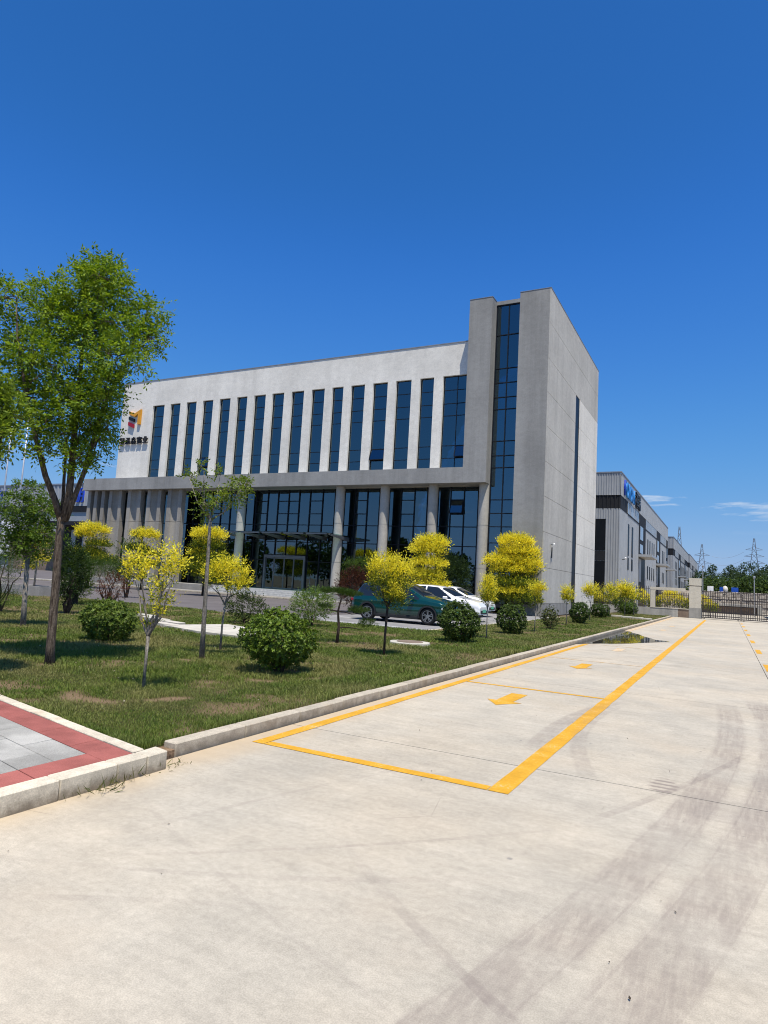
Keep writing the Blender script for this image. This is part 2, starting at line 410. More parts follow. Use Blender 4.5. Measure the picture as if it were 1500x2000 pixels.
# ------------------------------------------------------------------ mesh helpers
def tag(o, label=None, cat=None, group=None, kind=None):
    for k, v in (('label', label), ('category', cat), ('group', group), ('kind', kind)):
        if v: o[k] = v
    return o
def thing(name, label, cat, loc=(0, 0, 0), group=None, rotz=0.0):
    o = bpy.data.objects.new(name, None); COL.objects.link(o)
    o.location = loc; o.rotation_euler = (0, 0, rotz); o.empty_display_size = .2
    return tag(o, label, cat, group)
def link(name, me, mat=None, parent=None, local=False):
    o = bpy.data.objects.new(name, me); COL.objects.link(o)
    if mat is not None and not me.materials: me.materials.append(MT[mat] if isinstance(mat, str) else mat)
    if parent is not None:
        o.parent = parent
        if not local and parent.type == 'EMPTY':
            o.matrix_parent_inverse = (Matrix.Translation(parent.location) @ parent.rotation_euler.to_matrix().to_4x4()).inverted()
    return o
def np_mesh(name, V, F, col=None, smooth=False):
    V = np.asarray(V, np.float32); F = np.asarray(F, np.int32); k = F.shape[1]
    me = bpy.data.meshes.new(name)
    me.vertices.add(len(V)); me.vertices.foreach_set('co', V.ravel())
    me.loops.add(F.size); me.loops.foreach_set('vertex_index', F.ravel())
    me.polygons.add(len(F)); me.polygons.foreach_set('loop_start', np.arange(0, F.size, k, dtype=np.int32))
    if smooth: me.polygons.foreach_set('use_smooth', np.ones(len(F), bool))
    if col is not None:
        a = me.color_attributes.new('col', 'FLOAT_COLOR', 'POINT')
        c = np.ones((len(V), 4), np.float32); c[:, :3] = col
        a.data.foreach_set('color', c.ravel())
    me.update(calc_edges=True)
    return me
class MB:
    def __init__(s): s.v = []; s.f = []
    def add(s, V, F):
        b = len(s.v); s.v += [tuple(map(float, p)) for p in V]; s.f += [tuple(i + b for i in f) for f in F]; return s
    def box(s, x0, x1, y0, y1, z0, z1):
        V = [(x, y, z) for z in (z0, z1) for x, y in ((x0, y0), (x1, y0), (x1, y1), (x0, y1))]
        return s.add(V, [(3, 2, 1, 0), (4, 5, 6, 7), (0, 1, 5, 4), (1, 2, 6, 5), (2, 3, 7, 6), (3, 0, 4, 7)])
    def prism(s, poly, z0, z1):
        n = len(poly)
        V = [(x, y, z0) for x, y in poly] + [(x, y, z1) for x, y in poly]
        return s.add(V, [tuple(range(n - 1, -1, -1)), tuple(range(n, 2 * n))] + [(i, (i + 1) % n, n + (i + 1) % n, n + i) for i in range(n)])
    def tube(s, path, radii, seg=8, cap=True):
        P = [Vector(p) for p in path]; n = len(P); rings = []
        a = Vector((1, 0, 0))
        for i, p in enumerate(P):
            d = (P[min(i + 1, n - 1)] - P[max(i - 1, 0)]).normalized()
            x = (a - d * a.dot(d))
            if x.length < .2: x = Vector((0, 1, 0)) - d * d.y
            x.normalize(); y = d.cross(x); r = radii[i] if hasattr(radii, '__len__') else radii
            rings.append([p + x * (r * math.cos(2 * math.pi * k / seg)) + y * (r * math.sin(2 * math.pi * k / seg)) for k in range(seg)])
        V = [q for R in rings for q in R]
        F = [(i * seg + k, i * seg + (k + 1) % seg, (i + 1) * seg + (k + 1) % seg, (i + 1) * seg + k) for i in range(n - 1) for k in range(seg)]
        if cap: F += [tuple(range(seg - 1, -1, -1)), tuple((n - 1) * seg + k for k in range(seg))]
        return s.add(V, F)
    def bar(s, a, b, w, h=None):
        a, b = Vector(a), Vector(b); d = (b - a).normalized(); h = h or w
        x = d.cross(Vector((0, 0, 1)))
        if x.length < 1e-3: x = Vector((1, 0, 0))
        x.normalize(); y = d.cross(x)
        V = [p + x * (i * w / 2) + y * (j * h / 2) for p in (a, b) for i, j in ((-1, -1), (1, -1), (1, 1), (-1, 1))]
        return s.add(V, [(3, 2, 1, 0), (4, 5, 6, 7), (0, 1, 5, 4), (1, 2, 6, 5), (2, 3, 7, 6), (3, 0, 4, 7)])
    def mesh(s, name, smooth=False):
        me = bpy.data.meshes.new(name); me.from_pydata(s.v, [], s.f); me.update()
        if smooth:
            for p in me.polygons: p.use_smooth = True
        return me
    def build(s, name, mat, parent=None, local=False, smooth=False, bevel=0.0):
        me = s.mesh(name, smooth)
        if bevel:
            bm = bmesh.new(); bm.from_mesh(me)
            bmesh.ops.recalc_face_normals(bm, faces=bm.faces)
            bmesh.ops.bevel(bm, geom=bm.edges[:], offset=bevel, segments=1, affect='EDGES')
            bm.to_mesh(me); bm.free()
        return link(name, me, mat, parent, local)
def box(name, mat, b, parent=None, **kw):
    return MB().box(*b).build(name, mat, parent, **kw)
def struct(o): o['kind'] = 'structure'; return o
def disc_tube_y(m, cx, cy, cz, r, y0, y1, seg=28):
    """cylinder whose axis runs along Y"""
    V = [(cx + r * math.cos(2 * math.pi * k / seg), y, cz + r * math.sin(2 * math.pi * k / seg)) for y in (y0, y1) for k in range(seg)]
    return m.add(V, [tuple(range(seg)), tuple(range(2 * seg - 1, seg - 1, -1))] + [(k, seg + k, seg + (k + 1) % seg, (k + 1) % seg) for k in range(seg)])
def empty_struct(name):
    o = bpy.data.objects.new(name, None); COL.objects.link(o); o['kind'] = 'structure'; return o

# ================================================================== THE SETTING
struct(box('ground', 'earth', (-1500, 1500, -900, 2500, -.6, -.06)))
drive = empty_struct('driveway')
box('subbase', 'joint', (-4.9, 11.5, -18, 67, -.055, -.030), drive)
XE = [-4.47, .80, 6.06, 11.3]
YE = [6.50 + 5.94 * k for k in range(-4, 11)]
for i in range(3):
    for j in range(len(YE) - 1):
        g = .007
        MB().box(XE[i] + g, XE[i + 1] - g, YE[j] + g, YE[j + 1] - g, -.029, 0).build('slab', 'concrete', drive)
def sheet(name, mat, pts, z, parent):
    n = len(pts)
    return MB().add([(x, y, z) for x, y in pts], [tuple(range(n))]).build(name, mat, parent)
def rough_line(name, mat, x0, x1, y0, y1, parent, z=.004):
    """a hand-rolled paint stripe: its edges waver a little"""
    along = (y1 - y0) > (x1 - x0); L = (y1 - y0) if along else (x1 - x0)
    n = max(2, int(L / .35)); V = []; F = []
    for k in range(n + 1):
        t = k / n; a, b = random.uniform(-.006, .006), random.uniform(-.006, .006)
        if along: V += [(x0 + a, y0 + t * L, z), (x1 + b, y0 + t * L, z)]
        else: V += [(x0 + t * L, y0 + a, z), (x0 + t * L, y1 + b, z)]
        if k: F.append((2 * k - 2, 2 * k - 1, 2 * k + 1, 2 * k) if along else (2 * k - 2, 2 * k, 2 * k + 1, 2 * k - 1))
    return MB().add(V, F).build(name, mat, parent)
rough_line('painted_line', 'yellow_paint', -4.30, -4.16, 5.56, 23.6, drive)
rough_line('painted_line', 'yellow_faded', -4.30, -4.16, 33.0, 62.0, drive)
rough_line('painted_line', 'yellow_paint', -1.80, -1.62, 5.56, 62.5, drive)
rough_line('painted_line', 'yellow_paint', -4.155, -1.805, 5.56, 5.69, drive)
rough_line('painted_line', 'yellow_paint', -4.155, -1.805, 11.42, 11.52, drive)
for yy in (17.35, 23.2):
    rough_line('painted_line', 'yellow_faded', -4.155, -1.805, yy, yy + .10, drive)
for k in range(7):
    yy = 19.4 + 6.4 * k
    rough_line('painted_dash', 'yellow_paint', .86, 1.02, yy, yy + 2.1, drive)
for k, yy in enumerate((9.55, 15.4, 21.2)):
    sheet('painted_arrow', 'yellow_paint' if k < 2 else 'yellow_faded', [(-3.01, yy), (-2.74, yy + .42), (-2.88, yy + .42), (-2.88, yy + 1.25), (-3.14, yy + 1.25), (-3.14, yy + .42), (-3.28, yy + .42)], .004, drive)
for k, yy in enumerate((37.0, 43.0)):
    sheet('painted_arrow', 'yellow_faded', [(-3.01, yy), (-2.74, yy + .42), (-2.88, yy + .42), (-2.88, yy + 1.25), (-3.14, yy + 1.25), (-3.14, yy + .42), (-3.28, yy + .42)], .004, drive)
# puddle lying against the kerb
ppts = [(-4.46, 22.6), (-4.2, 23.2), (-3.9, 23.9), (-3.55, 24.3), (-3.1, 25.2), (-2.75, 26.2), (-2.35, 27.3), (-2.0, 28.2), (-2.25, 28.5), (-2.55, 28.6), (-2.8, 29.4), (-3.2, 30.4), (-3.5, 31.6), (-3.9, 32.6), (-4.1, 33.4), (-4.46, 34.2)]
struct(sheet('puddle', 'water', ppts, .0065, None))

# kerb along the lawn
lawn_kerb = empty_struct('lawn_kerb')
kr = random.Random(3)
y = 4.68
while y < 64.0:
    l = 1.0
    dx, dz = kr.uniform(-.005, .005), kr.uniform(-.004, .004)
    box('kerb_stone', 'kerb_grey', (-4.64 + dx, -4.485 + dx, y + .004, y + l - .004, -.06, .118 + dz), lawn_kerb, bevel=.010)
    y += l

# tiled footpath at the left, white kerb stones round it
path = empty_struct('footpath')
CX, CY, SH = -4.43, 4.15, .212
def pth(s, t): return (CX - s, CY + SH * s - t)
def quad_prism(name, mat, s0, s1, t0, t1, z0, z1, parent, bevel=.004):
    P = [pth(s0, t1), pth(s0, t0), pth(s1, t0), pth(s1, t1)]
    return MB().prism(P, z0, z1).build(name, mat, parent, bevel=bevel)
quad_prism('bedding', 'mulch', -.02, 7.0, -.02, 6.0, -.05, .118, path, 0)
G2 = .004
def zz(): return .140 + kr.uniform(-.0025, .0025)
t0 = .30
for k in range(10): quad_prism('red_tile', 'tile_red', G2, .30 - G2, t0 + .6 * k + G2, t0 + .6 * (k + 1) - G2, .05, zz(), path)
for k in range(11): quad_prism('red_tile', 'tile_red', .6 * k + G2, .6 * (k + 1) - G2, G2, .30 - G2, .05, zz(), path)
for row in range(12):
    tt = .30 + .3 * row; off = -.3 if row % 2 else 0
    for k in range(11):
        a, b = max(.30, .30 + off + .6 * k), .30 + off + .6 * (k + 1)
        if b - a > .05: quad_prism('grey_tile', 'tile_grey', a + G2, b - G2, tt + G2, tt + .3 - G2, .05, zz(), path)
def kstone(P, z0, z1): return MB().prism(P, z0, z1).build('kerb_stone', 'kerb_white', path, bevel=.008)
yk = 4.30
for k in range(14):
    l = (.16 if k == 0 else (.30 if k == 1 else .51))
    dz = kr.uniform(-.003, .003); dx = kr.uniform(-.004, .004)
    if k: kstone([(-4.265 + dx, yk - l + .003), (-4.265 + dx, yk - .003), (-4.425 + dx, yk - .003), (-4.425 + dx, yk - l + .003)], -.08, .150 + dz)
    else: kstone([(-4.262, yk - l + .003), (-4.265, yk + .06), (-4.45, yk + .10), (-4.425, yk - l + .003)], -.08, .152)
    yk -= l
for k in range(14):
    s0, s1 = .03 + .5 * k, .03 + .5 * (k + 1); dz = kr.uniform(-.003, .003)
    P = [pth(s0 + .003, -.004), pth(s0 + .003, -.125), pth(s1 - .003, -.125), pth(s1 - .003, -.004)]
    kstone(P, -.05, .150 + dz)

box('soil_fill', 'mulch', (-4.74, -4.50, 4.30, 4.72, -.05, .060), path)

# ------------------------------------------------------------------ asphalt, parking court, forecourt
struct(box('service_road', 'asphalt', (-160, -16.3, 21.45, 39.5, -.05, .012)))
struct(box('side_yard', 'asphalt', (-260, -60.2, 39.68, 89.4, -.05, .008)))
court = struct(box('parking_court', 'paver_grey', (-16.28, -9.42, 21.45, 42.9, -.05, .020)))
for k in range(7):
    yy = 22.6 + 2.9 * k
    rough_line('bay_line', 'white_paint', -15.4, -10.0, yy, yy + .1, court, .024)
rk = empty_struct('road_kerb')
for k in range(110):
    x = -15.8 - k
    box('kerb_stone', 'kerb_white', (x + .004, x + .996, 39.52, 39.66, -.05, .14), rk)
for k in range(7):
    x = -16.3 + k
    box('kerb_stone', 'kerb_white', (x + .004, min(x + .996, -9.42), 21.28, 21.43, -.05, .075), rk)
for k in range(21):
    yy = 21.45 + k
    box('kerb_stone', 'kerb_white', (-9.40, -9.26, yy + .004, yy + .996, -.05, .10), rk)
struct(box('forecourt', 'paver_grey', (-60, -16.3, 39.68, 42.0, -.05, .10)))

# ------------------------------------------------------------------ lawn and its grass
BUSH_RING = [(-7.00, 6.60, .95, .22), (-6.66, 9.20, .92, .20), (-11.77, 9.99, .8, .15), (-8.61, 9.45, .5, .3)]
BUSH_FEET = [(-6.66, 9.2, .42), (-11.77, 9.99, .4), (-6.83, 18.02, .42), (-6.88, 23.29, .4), (-6.76, 28.52, .3), (-9.53, 7.02, .22), (-6.61, 12.91, .2), (-8.61, 9.45, .16), (-9.41, 10.86, .18), (-8.77, 14.47, .25), (-15.55, 10.6, .25)]
def vnoise(x, y, s, seed):
    """cheap value noise"""
    x = x / s; y = y / s; xi = np.floor(x).astype(int); yi = np.floor(y).astype(int); fx = x - xi; fy = y - yi
    fx = fx * fx * (3 - 2 * fx); fy = fy * fy * (3 - 2 * fy)
    def h(a, b):
        n = (a * 374761393 + b * 668265263 + seed * 974634541) & 0x7fffffff
        n = ((n ^ (n >> 13)) * 1274126177) & 0x7fffffff
        return ((n ^ (n >> 16)) & 0xffff) / 65535.0
    return (h(xi, yi) * (1 - fx) + h(xi + 1, yi) * fx) * (1 - fy) + (h(xi, yi + 1) * (1 - fx) + h(xi + 1, yi + 1) * fx) * fy
def soil(x, y):
    f = .45 * vnoise(x, y, 1.3, 1) + .35 * vnoise(x, y, .4, 2) + .2 * vnoise(x, y, .15, 6)
    s = np.clip((f - .50) / .18, 0, 1) * .8
    for cx, cy, R, w in BUSH_RING:
        d = np.hypot(x - cx, y - cy); ang = np.arctan2(y - cy, x - cx)
        R2 = R * (1 + .12 * np.sin(3 * ang + cx) + .1 * (vnoise(x, y, .3, 5) - .5))
        face = np.clip(.25 + .75 * np.cos(ang - math.atan2(-cy, -cx)), 0, 1)
        ring = np.clip(1 - np.abs(d - R2) / w, 0, 1) * np.clip(1.6 * vnoise(x, y, .45, 9) - .25, 0, 1) * face
        s = np.maximum(s, np.clip(ring * 2.2, 0, 1))
    for bx, by, br in BUSH_FEET: s = np.maximum(s, np.clip(1.6 - np.hypot(x - bx, y - by) / br, 0, 1) * (.5 + .5 * vnoise(x, y, .2, 13)))
    return s
def lawn_z(x, y):
    return .095 + .035 * (vnoise(x, y, 2.3, 3) - .5) + .02 * (vnoise(x, y, .6, 4) - .5)
def front_y(x): return 4.31 + SH * (-4.43 - x)
def lawn_grid(xs, v, ymap):
    X, T = np.meshgrid(xs, v, indexing='ij'); Yv = ymap(X, T)
    V = np.stack([X, Yv, lawn_z(X, Yv)], -1).reshape(-1, 3); n = len(v)
    i, j = np.meshgrid(np.arange(len(xs) - 1), np.arange(n - 1), indexing='ij')
    a = (i * n + j).ravel(); F = np.stack([a, a + n, a + n + 1, a + 1], -1)
    return V, F
V1, F1 = lawn_grid(np.arange(-45, -4.62, .16), np.linspace(0, 1, 110), lambda X, T: front_y(X) + T * (21.29 - front_y(X)))
V2, F2 = lawn_grid(np.linspace(-9.27, -4.64, 24), np.linspace(0, 1, 170), lambda X, T: 21.29 + T * (64.3 - 21.29))
LV = np.vstack([V1, V2]); LF = np.vstack([F1, F2 + len(V1)])
lm = np_mesh('lawn', LV, LF, np.repeat(soil(LV[:, 0], LV[:, 1])[:, None], 3, 1), True)
struct(link('lawn', lm, 'lawn'))

def unit(a): return a / np.maximum(np.linalg.norm(a, axis=-1, keepdims=True), 1e-9)
def grass(n):
    """blades over the lawn, thinning and growing coarser with distance so that they stay a pixel wide"""
    rng = np.random.default_rng(5)
    # sample in polar bands round the camera: equal picture density
    X = []; Y = []
    pool = 0
    while pool < n:
        d = np.exp(rng.uniform(math.log(5.6), math.log(66), n)); th = rng.uniform(rad(-1), rad(70), n)
        x = -d * np.sin(th); yv = d * np.cos(th)
        okA = (x < -4.66) & (x > -40) & (yv > front_y(x) + .02) & (yv < 21.25)
        okB = (x < -4.66) & (x > -9.25) & (yv >= 21.25) & (yv < 64.2)
        k = okA | okB
        k &= rng.uniform(0, 1, n) < np.clip(1.05 - soil(x, yv), .03, 1)
        X.append(x[k]); Y.append(yv[k]); pool += k.sum()
    x = np.concatenate(X)[:n]; yv = np.concatenate(Y)[:n]
    d = np.hypot(x, yv); s = np.clip(d / 9.0, .75, 3.2)
    edge = np.exp(-np.minimum(np.abs(x + 4.66), np.abs(yv - front_y(x))) / .10)
    hgt = rng.uniform(.022, .058, n) * (1 + 1.1 * edge) * np.clip(s, .9, 1.35) * (.65 + .8 * vnoise(x, yv, .8, 21))
    wid = rng.uniform(.0035, .0080, n) * s
    a = rng.uniform(0, 2 * math.pi, n); b = rng.uniform(0, 2 * math.pi, n)
    lean = rng.uniform(.15, .95, n)
    base = np.stack([x, yv, lawn_z(x, yv) - .006], -1)
    wv = np.stack([np.cos(a), np.sin(a), np.zeros(n)], -1) * wid[:, None] * .5
    lv = np.stack([np.cos(b), np.sin(b), np.zeros(n)], -1)
    mid = base + np.array([0, 0, 1]) * (hgt * .6)[:, None] + lv * (hgt * lean * .25)[:, None]
    tip = base + np.array([0, 0, 1]) * (hgt * (1.02 - .3 * lean))[:, None] + lv * (hgt * lean)[:, None]
    V = np.stack([base - wv, base + wv, mid + wv * .8, mid - wv * .8, tip], 1).reshape(-1, 3)
    k = np.arange(n) * 5
    F = np.concatenate([np.stack([k, k + 1, k + 2], -1), np.stack([k, k + 2, k + 3], -1), np.stack([k + 3, k + 2, k + 4], -1)])
    dry = np.clip((.6 * vnoise(x, yv, 1.6, 31) + .4 * vnoise(x, yv, .45, 33) - .42) * 2.6, 0, 1) * .6 + rng.uniform(0, .35, n)
    g1 = np.array([.056, .120, .013]); g2 = np.array([.165, .230, .030]); dr = np.array([.30, .26, .11])
    c = g1 + (g2 - g1) * np.clip(rng.uniform(-.25, 1, n) + .7 * (vnoise(x, yv, .5, 41) - .35), 0, 1)[:, None]
    c = c + (dr - c) * np.clip(dry - .02, 0, .85)[:, None]
    return np_mesh('grass', V, F, np.repeat(c, 5, 0))
tag(link('grass', grass(360000), 'grass_blade'), 'short mown grass of the lawn beside the drive', 'grass', kind='stuff')

# ================================================================== OFFICE BUILDING
office = thing('office_building', 'grey and white four storey office block with tall stair tower and dark glass front', 'building', (-30, 44, 0))
YW = 45.2                                   # white wall plane
GZ0, GZ1 = 10.22, 17.58                      # upper windows
wr = random.Random(12)
def pane(parent, x0, x1, z0, z1, y, tilt=0.0, swing=None):
    """glass pane facing -Y, every one seated a little differently"""
    if swing is None:
        e = .006
        d = [wr.uniform(-e, e) for _ in range(3)]
        c = [(x0, y + d[0], z0), (x1, y + d[1], z0), (x1, y + d[2], z1), (x0, y + d[0] + d[2] - d[1], z1)]
    else:
        o = math.sin(swing) * (z1 - z0); zb = z1 - math.cos(swing) * (z1 - z0)
        c = [(x0, y - o, zb), (x1, y - o, zb), (x1, y - .02, z1), (x0, y - .02, z1)]
    V = c + [(x, yy + .012, z) for x, yy, z in c]
    return MB().add(V, [(0, 1, 2, 3), (7, 6, 5, 4), (0, 4, 5, 1), (1, 5, 6, 2), (2, 6, 7, 3), (3, 7, 4, 0)]).build('pane', 'glass', parent)
def sash_frame(parent, x0, x1, z0, z1, y, swing):
    m = MB(); o = math.sin(swing) * (z1 - z0); zb = z1 - math.cos(swing) * (z1 - z0)
    A = [(x0, y - o, zb), (x1, y - o, zb), (x1, y - .02, z1), (x0, y - .02, z1)]
    for i in range(4): m.bar(A[i], A[(i + 1) % 4], .06)
    return m.build('sash', 'dark_metal', parent)

# white upper storeys
box('parapet_wall', 'stucco_white', (-54.45, -17.0, YW, YW + .35, GZ1, 20.12), office)
box('coping', 'coping', (-54.50, -17.02, YW - .04, YW + .40, 20.122, 20.19), office)
box('end_wall', 'stucco_white', (-54.45, -50.15, YW, YW + .35, GZ0 - .02, GZ1), office)
box('gable_wall', 'stucco_white', (-54.45, -54.1, YW + .352, 62.0, 0, 20.10), office)
box('rear_wall', 'stucco_white', (-54.1, -17.0, 61.65, 62.0, 0, 20.10), office)
box('roof', 'joint', (-54.1, -17.0, YW + .352, 61.64, 19.3, 19.5), office)
WIN = [(-50.15, -48.60), (-47.80, -46.52), (-45.72, -44.47), (-43.67, -42.41), (-41.64, -40.35), (-39.58, -38.40), (-37.62, -36.33), (-35.62, -34.33), (-33.53, -32.24), (-31.44, -30.14), (-29.39, -28.30), (-27.55, -26.26), (-25.49, -24.16), (-23.41, -22.06), (-21.31, -20.14), (-19.37, -17.02)]
for i in range(len(WIN) - 1):
    box('pier', 'stucco_white', (WIN[i][1], WIN[i + 1][0], YW, YW + .35, GZ0 - .02, GZ1), office)
WZ = [GZ0, 11.22, 12.18, 14.5, 15.45, 16.5, GZ1]
for i, (x0, x1) in enumerate(WIN):
    yg = YW + .24
    m = MB()
    f = .05
    cols = [x0, x1] if i < 15 else [x0, (x0 + x1) / 2 - .05, x1]
    for x in cols:
        a = min(max(x - f / 2, x0), x1 - f); m.box(a, a + f, yg - .03, yg + .09, GZ0, GZ1)
    for c in range(len(cols) - 1):
        for z in WZ:
            zc = min(max(z - f / 2, GZ0), GZ1 - f)
            m.box(cols[c] + f / 2 + (f / 2 if c == 0 else 0), cols[c + 1] - f, yg - .028, yg + .088, zc, zc + f)
    w = m.build('window', 'dark_metal', office)
    for c in range(len(cols) - 1):
        for k in range(6):
            op = (i, k, c) in ((3, 1, 0), (12, 1, 0), (15, 1, 1))
            a, b, z0, z1 = cols[c] + .01, cols[c + 1] - .01, WZ[k] + .01, WZ[k + 1] - .01
            if op:
                pane(w, a + .03, b - .03, z0 + .03, z1 - .02, yg, swing=rad(17)); sash_frame(w, a + .03, b - .03, z0 + .03, z1 - .02, yg, rad(17))
            else: pane(w, a, b, z0, z1, yg)
# floors and rooms behind the glass
box('floor_slab', 'ceiling', (-54.05, -17.1, 45.62, 61.6, 9.75, 10.15), office)
box('floor_slab', 'ceiling', (-54.05, -17.1, 45.62, 61.6, 13.95, 14.45), office)
box('room_ceiling', 'ceiling', (-54.05, -17.1, 45.62, 61.6, 17.9, 18.0), office)
box('corridor_wall', 'room', (-54.05, -17.1, 51.5, 51.7, 10.16, 17.88), office)
for x in np.arange(-50.4, -18, 4.12):
    box('partition', 'room', (x, x + .12, 45.62, 51.48, 10.16, 13.94), office)
    box('partition', 'room', (x, x + .12, 45.62, 51.48, 14.46, 17.88), office)
def curtain(x0, x1, z0, z1, y):
    n = 14; V = []; F = []
    for k in range(n + 1):
        x = x0 + (x1 - x0) * k / n; yy = y + .05 * math.sin(k * 2.4)
        V += [(x, yy, z0), (x, yy, z1)]
        if k: F.append((2 * k - 2, 2 * k, 2 * k + 1, 2 * k - 1))
    return MB().add(V, F).build('curtain', 'curtain', office)
for i, side in ((0, 1), (1, 1), (6, 0), (8, 1), (9, 0), (11, 0), (13, 0), (13, 1), (14, 1), (15, 0)):
    x0, x1 = WIN[i]; a = x0 if side == 0 else x1 - .42
    curtain(a, a + .42, 10.2, 13.0 if i > 1 else 13.9, YW + .55)
for i, c0, zt_, zb_ in ((2, 0, 17.5, 16.3), (4, 0, 13.9, 12.6), (5, 0, 17.5, 15.8), (7, 0, 13.9, 11.9), (9, 0, 17.5, 16.6), (10, 0, 13.9, 12.9), (12, 0, 13.9, 12.2), (14, 0, 17.5, 15.9), (15, 1, 13.9, 12.4)):
    x0, x1 = WIN[i]
    if i == 15: x0 = (x0 + x1) / 2
    box('roller_blind', 'curtain', (x0 + .04, x1 - .04, YW + .47, YW + .48, zb_, zt_), office)
curtain(-49.0, -48.65, 14.6, 16.6, YW + .55); curtain(-47.6, -47.1, 14.6, 16.3, YW + .55)

# grey fascia band that turns up into the left tower pier
ZB0, ZB1 = 9.10, 10.24
box('fascia', 'stucco_grey', (-57.55, -17.004, 44.0, 45.19, ZB0, ZB1), office)
box('fascia_return', 'stucco_grey', (-57.55, -54.46, 45.194, 56.0, ZB0, ZB1), office)
box('fascia_cap', 'coping', (-57.58, -54.5, 44.2, 56.0, ZB1 + .002, ZB1 + .05), office)
box('soffit', 'stucco_fin', (-57.5, -13.25, 45.194, 46.4, ZB0 + .01, ZB0 + .35), office)
box('tower_pier', 'stucco_grey', (-17.0, -15.25, 44.0, 46.0, ZB0, 22.8), office)
box('tower_pier', 'stucco_grey', (-13.2, -11.062, 44.0, 46.6, .0, 22.8), office)
box('tower_lintel', 'stucco_grey', (-15.246, -13.204, 44.95, 46.0, 22.52, 22.8), office)
box('tower_cap', 'coping', (-13.22, -10.98, 43.98, 63.2, 22.802, 22.84), office)
box('tower_cap', 'coping', (-17.02, -15.23, 43.98, 46.02, 22.802, 22.84), office)
box('tower_back', 'stucco_side', (-17.0, -16.7, 46.6, 63.1, 9.2, 22.78), office)
box('tower_back', 'stucco_side', (-16.69, -11.07, 62.8, 63.1, 0, 22.78), office)
box('tower_roof', 'joint', (-16.69, -11.3, 46.01, 62.79, 22.0, 22.2), office)
for z in (6.2, 10.3, 14.4, 18.3):
    box('stair_landing', 'ceiling', (-15.8, -13.3, 46.3, 49.0, z - .3, z), office)
box('stair_wall', 'room', (-16.6, -11.4, 49.2, 49.4, .5, 22.0), office)
box('stair_flight', 'white_paint', (-15.6, -14.4, 46.6, 46.8, 14.5, 15.6), office)
# tower glazing strip
tz = [.55, 3.05, 4.87, 6.03, 6.99, 7.97, 10.30, 11.18, 12.25, 14.6, 15.5, 16.58, 17.66, 20.2, 22.50]
m = MB(); yg = 45.05
tx = [-15.24, -14.30, -13.21]
for i, x in enumerate(tx):
    a = (x, x - .03, x - .06)[i]; m.box(a, a + .06, yg - .05, yg + .1, .55, 22.5)
for c in range(2):
    for z in tz: m.box(tx[c] + (.06 if c == 0 else .03), tx[c + 1] - (.03 if c == 0 else .06), yg - .045, yg + .095, min(max(z - .03, .55), 22.44), min(max(z - .03, .55), 22.44) + .06)
tw = m.build('stair_window', 'dark_metal', office)
for c in range(2):
    for k in range(len(tz) - 1): pane(tw, tx[c] + .03, tx[c + 1] - .03, tz[k] + .02, tz[k + 1] - .02, yg + .02)
# side wall: separate render panels with recessed joints
box('side_backing', 'joint', (-11.30, -11.062, 46.605, 63.09, 0, 22.79), office)
PZ = [.86, 3.25, 5.65, 8.05, 10.45, 12.9, 15.3, 17.7, 20.3, 22.8]
SY0, SY1 = 53.2, 54.68
for k in range(len(PZ) - 1):
    z0, z1 = PZ[k] + .012, PZ[k + 1] - (.012 if k < 8 else 0)
    if k < 7:
        box('wall_panel', 'stucco_side', (-11.06, -11.0, 44.0, SY0, z0, z1), office)
        box('wall_panel', 'stucco_cream', (-11.06, -10.994, SY1, 63.1, z0, z1), office)
    else: box('wall_panel', 'stucco_side', (-11.06, -11.0, 44.0, 63.1, z0, z1), office)
box('plinth', 'stucco_grey', (-11.06, -10.96, 43.97, SY0, 0, .84), office)
box('plinth', 'stucco_cream', (-11.06, -10.96, SY1, 63.12, 0, .84), office)
m = MB()
for z in (.5, 3.25, 6.2, 9.2, 12.2, 15.2, 17.62): m.box(-11.05, -11.02, SY0 + .05, SY1 - .05, z, z + .07)
for yy in (SY0, SY1 - .05): m.box(-11.055, -11.015, yy, yy + .05, .5, 17.69)
sw = m.build('side_window', 'dark_metal', office)
for z0, z1 in ((.57, 3.25), (3.32, 6.2), (6.27, 9.2), (9.27, 12.2), (12.27, 15.2), (15.27, 17.62)):
    MB().box(-11.045, -11.03, SY0 + .05, SY1 - .05, z0, z1).build('pane', 'window_dark', sw)

# ground floor: round columns, fluted fins, curtain wall
def column(cx, cy, r):
    seg = 32; m = MB(); prof = []
    for z0, z1 in ((.1, 2.96), (3.0, 6.06), (6.10, 9.10)):
        prof += [(r - .012, z0), (r, z0 + .001), (r, z1 - .001), (r - .012, z1)]
    V = [(cx + q * math.cos(2 * math.pi * k / seg), cy + q * math.sin(2 * math.pi * k / seg), z) for q, z in prof for k in range(seg)]
    F = [(i * seg + k, i * seg + (k + 1) % seg, (i + 1) * seg + (k + 1) % seg, (i + 1) * seg + k) for i in range(len(prof) - 1) for k in range(seg)]
    o = m.add(V, F).build('column', 'stucco_fin', office)
    me = o.data
    for p in me.polygons: p.use_smooth = True
    bm = bmesh.new(); bm.from_mesh(me)
    for e in bm.edges:
        if len(e.link_faces) == 2 and e.calc_face_angle(0) > .7: e.smooth = False
    bm.to_mesh(me); bm.free()
for cx in (-37.8, -27.75, -23.68, -19.6, -15.62): column(cx, 44.92, .37)
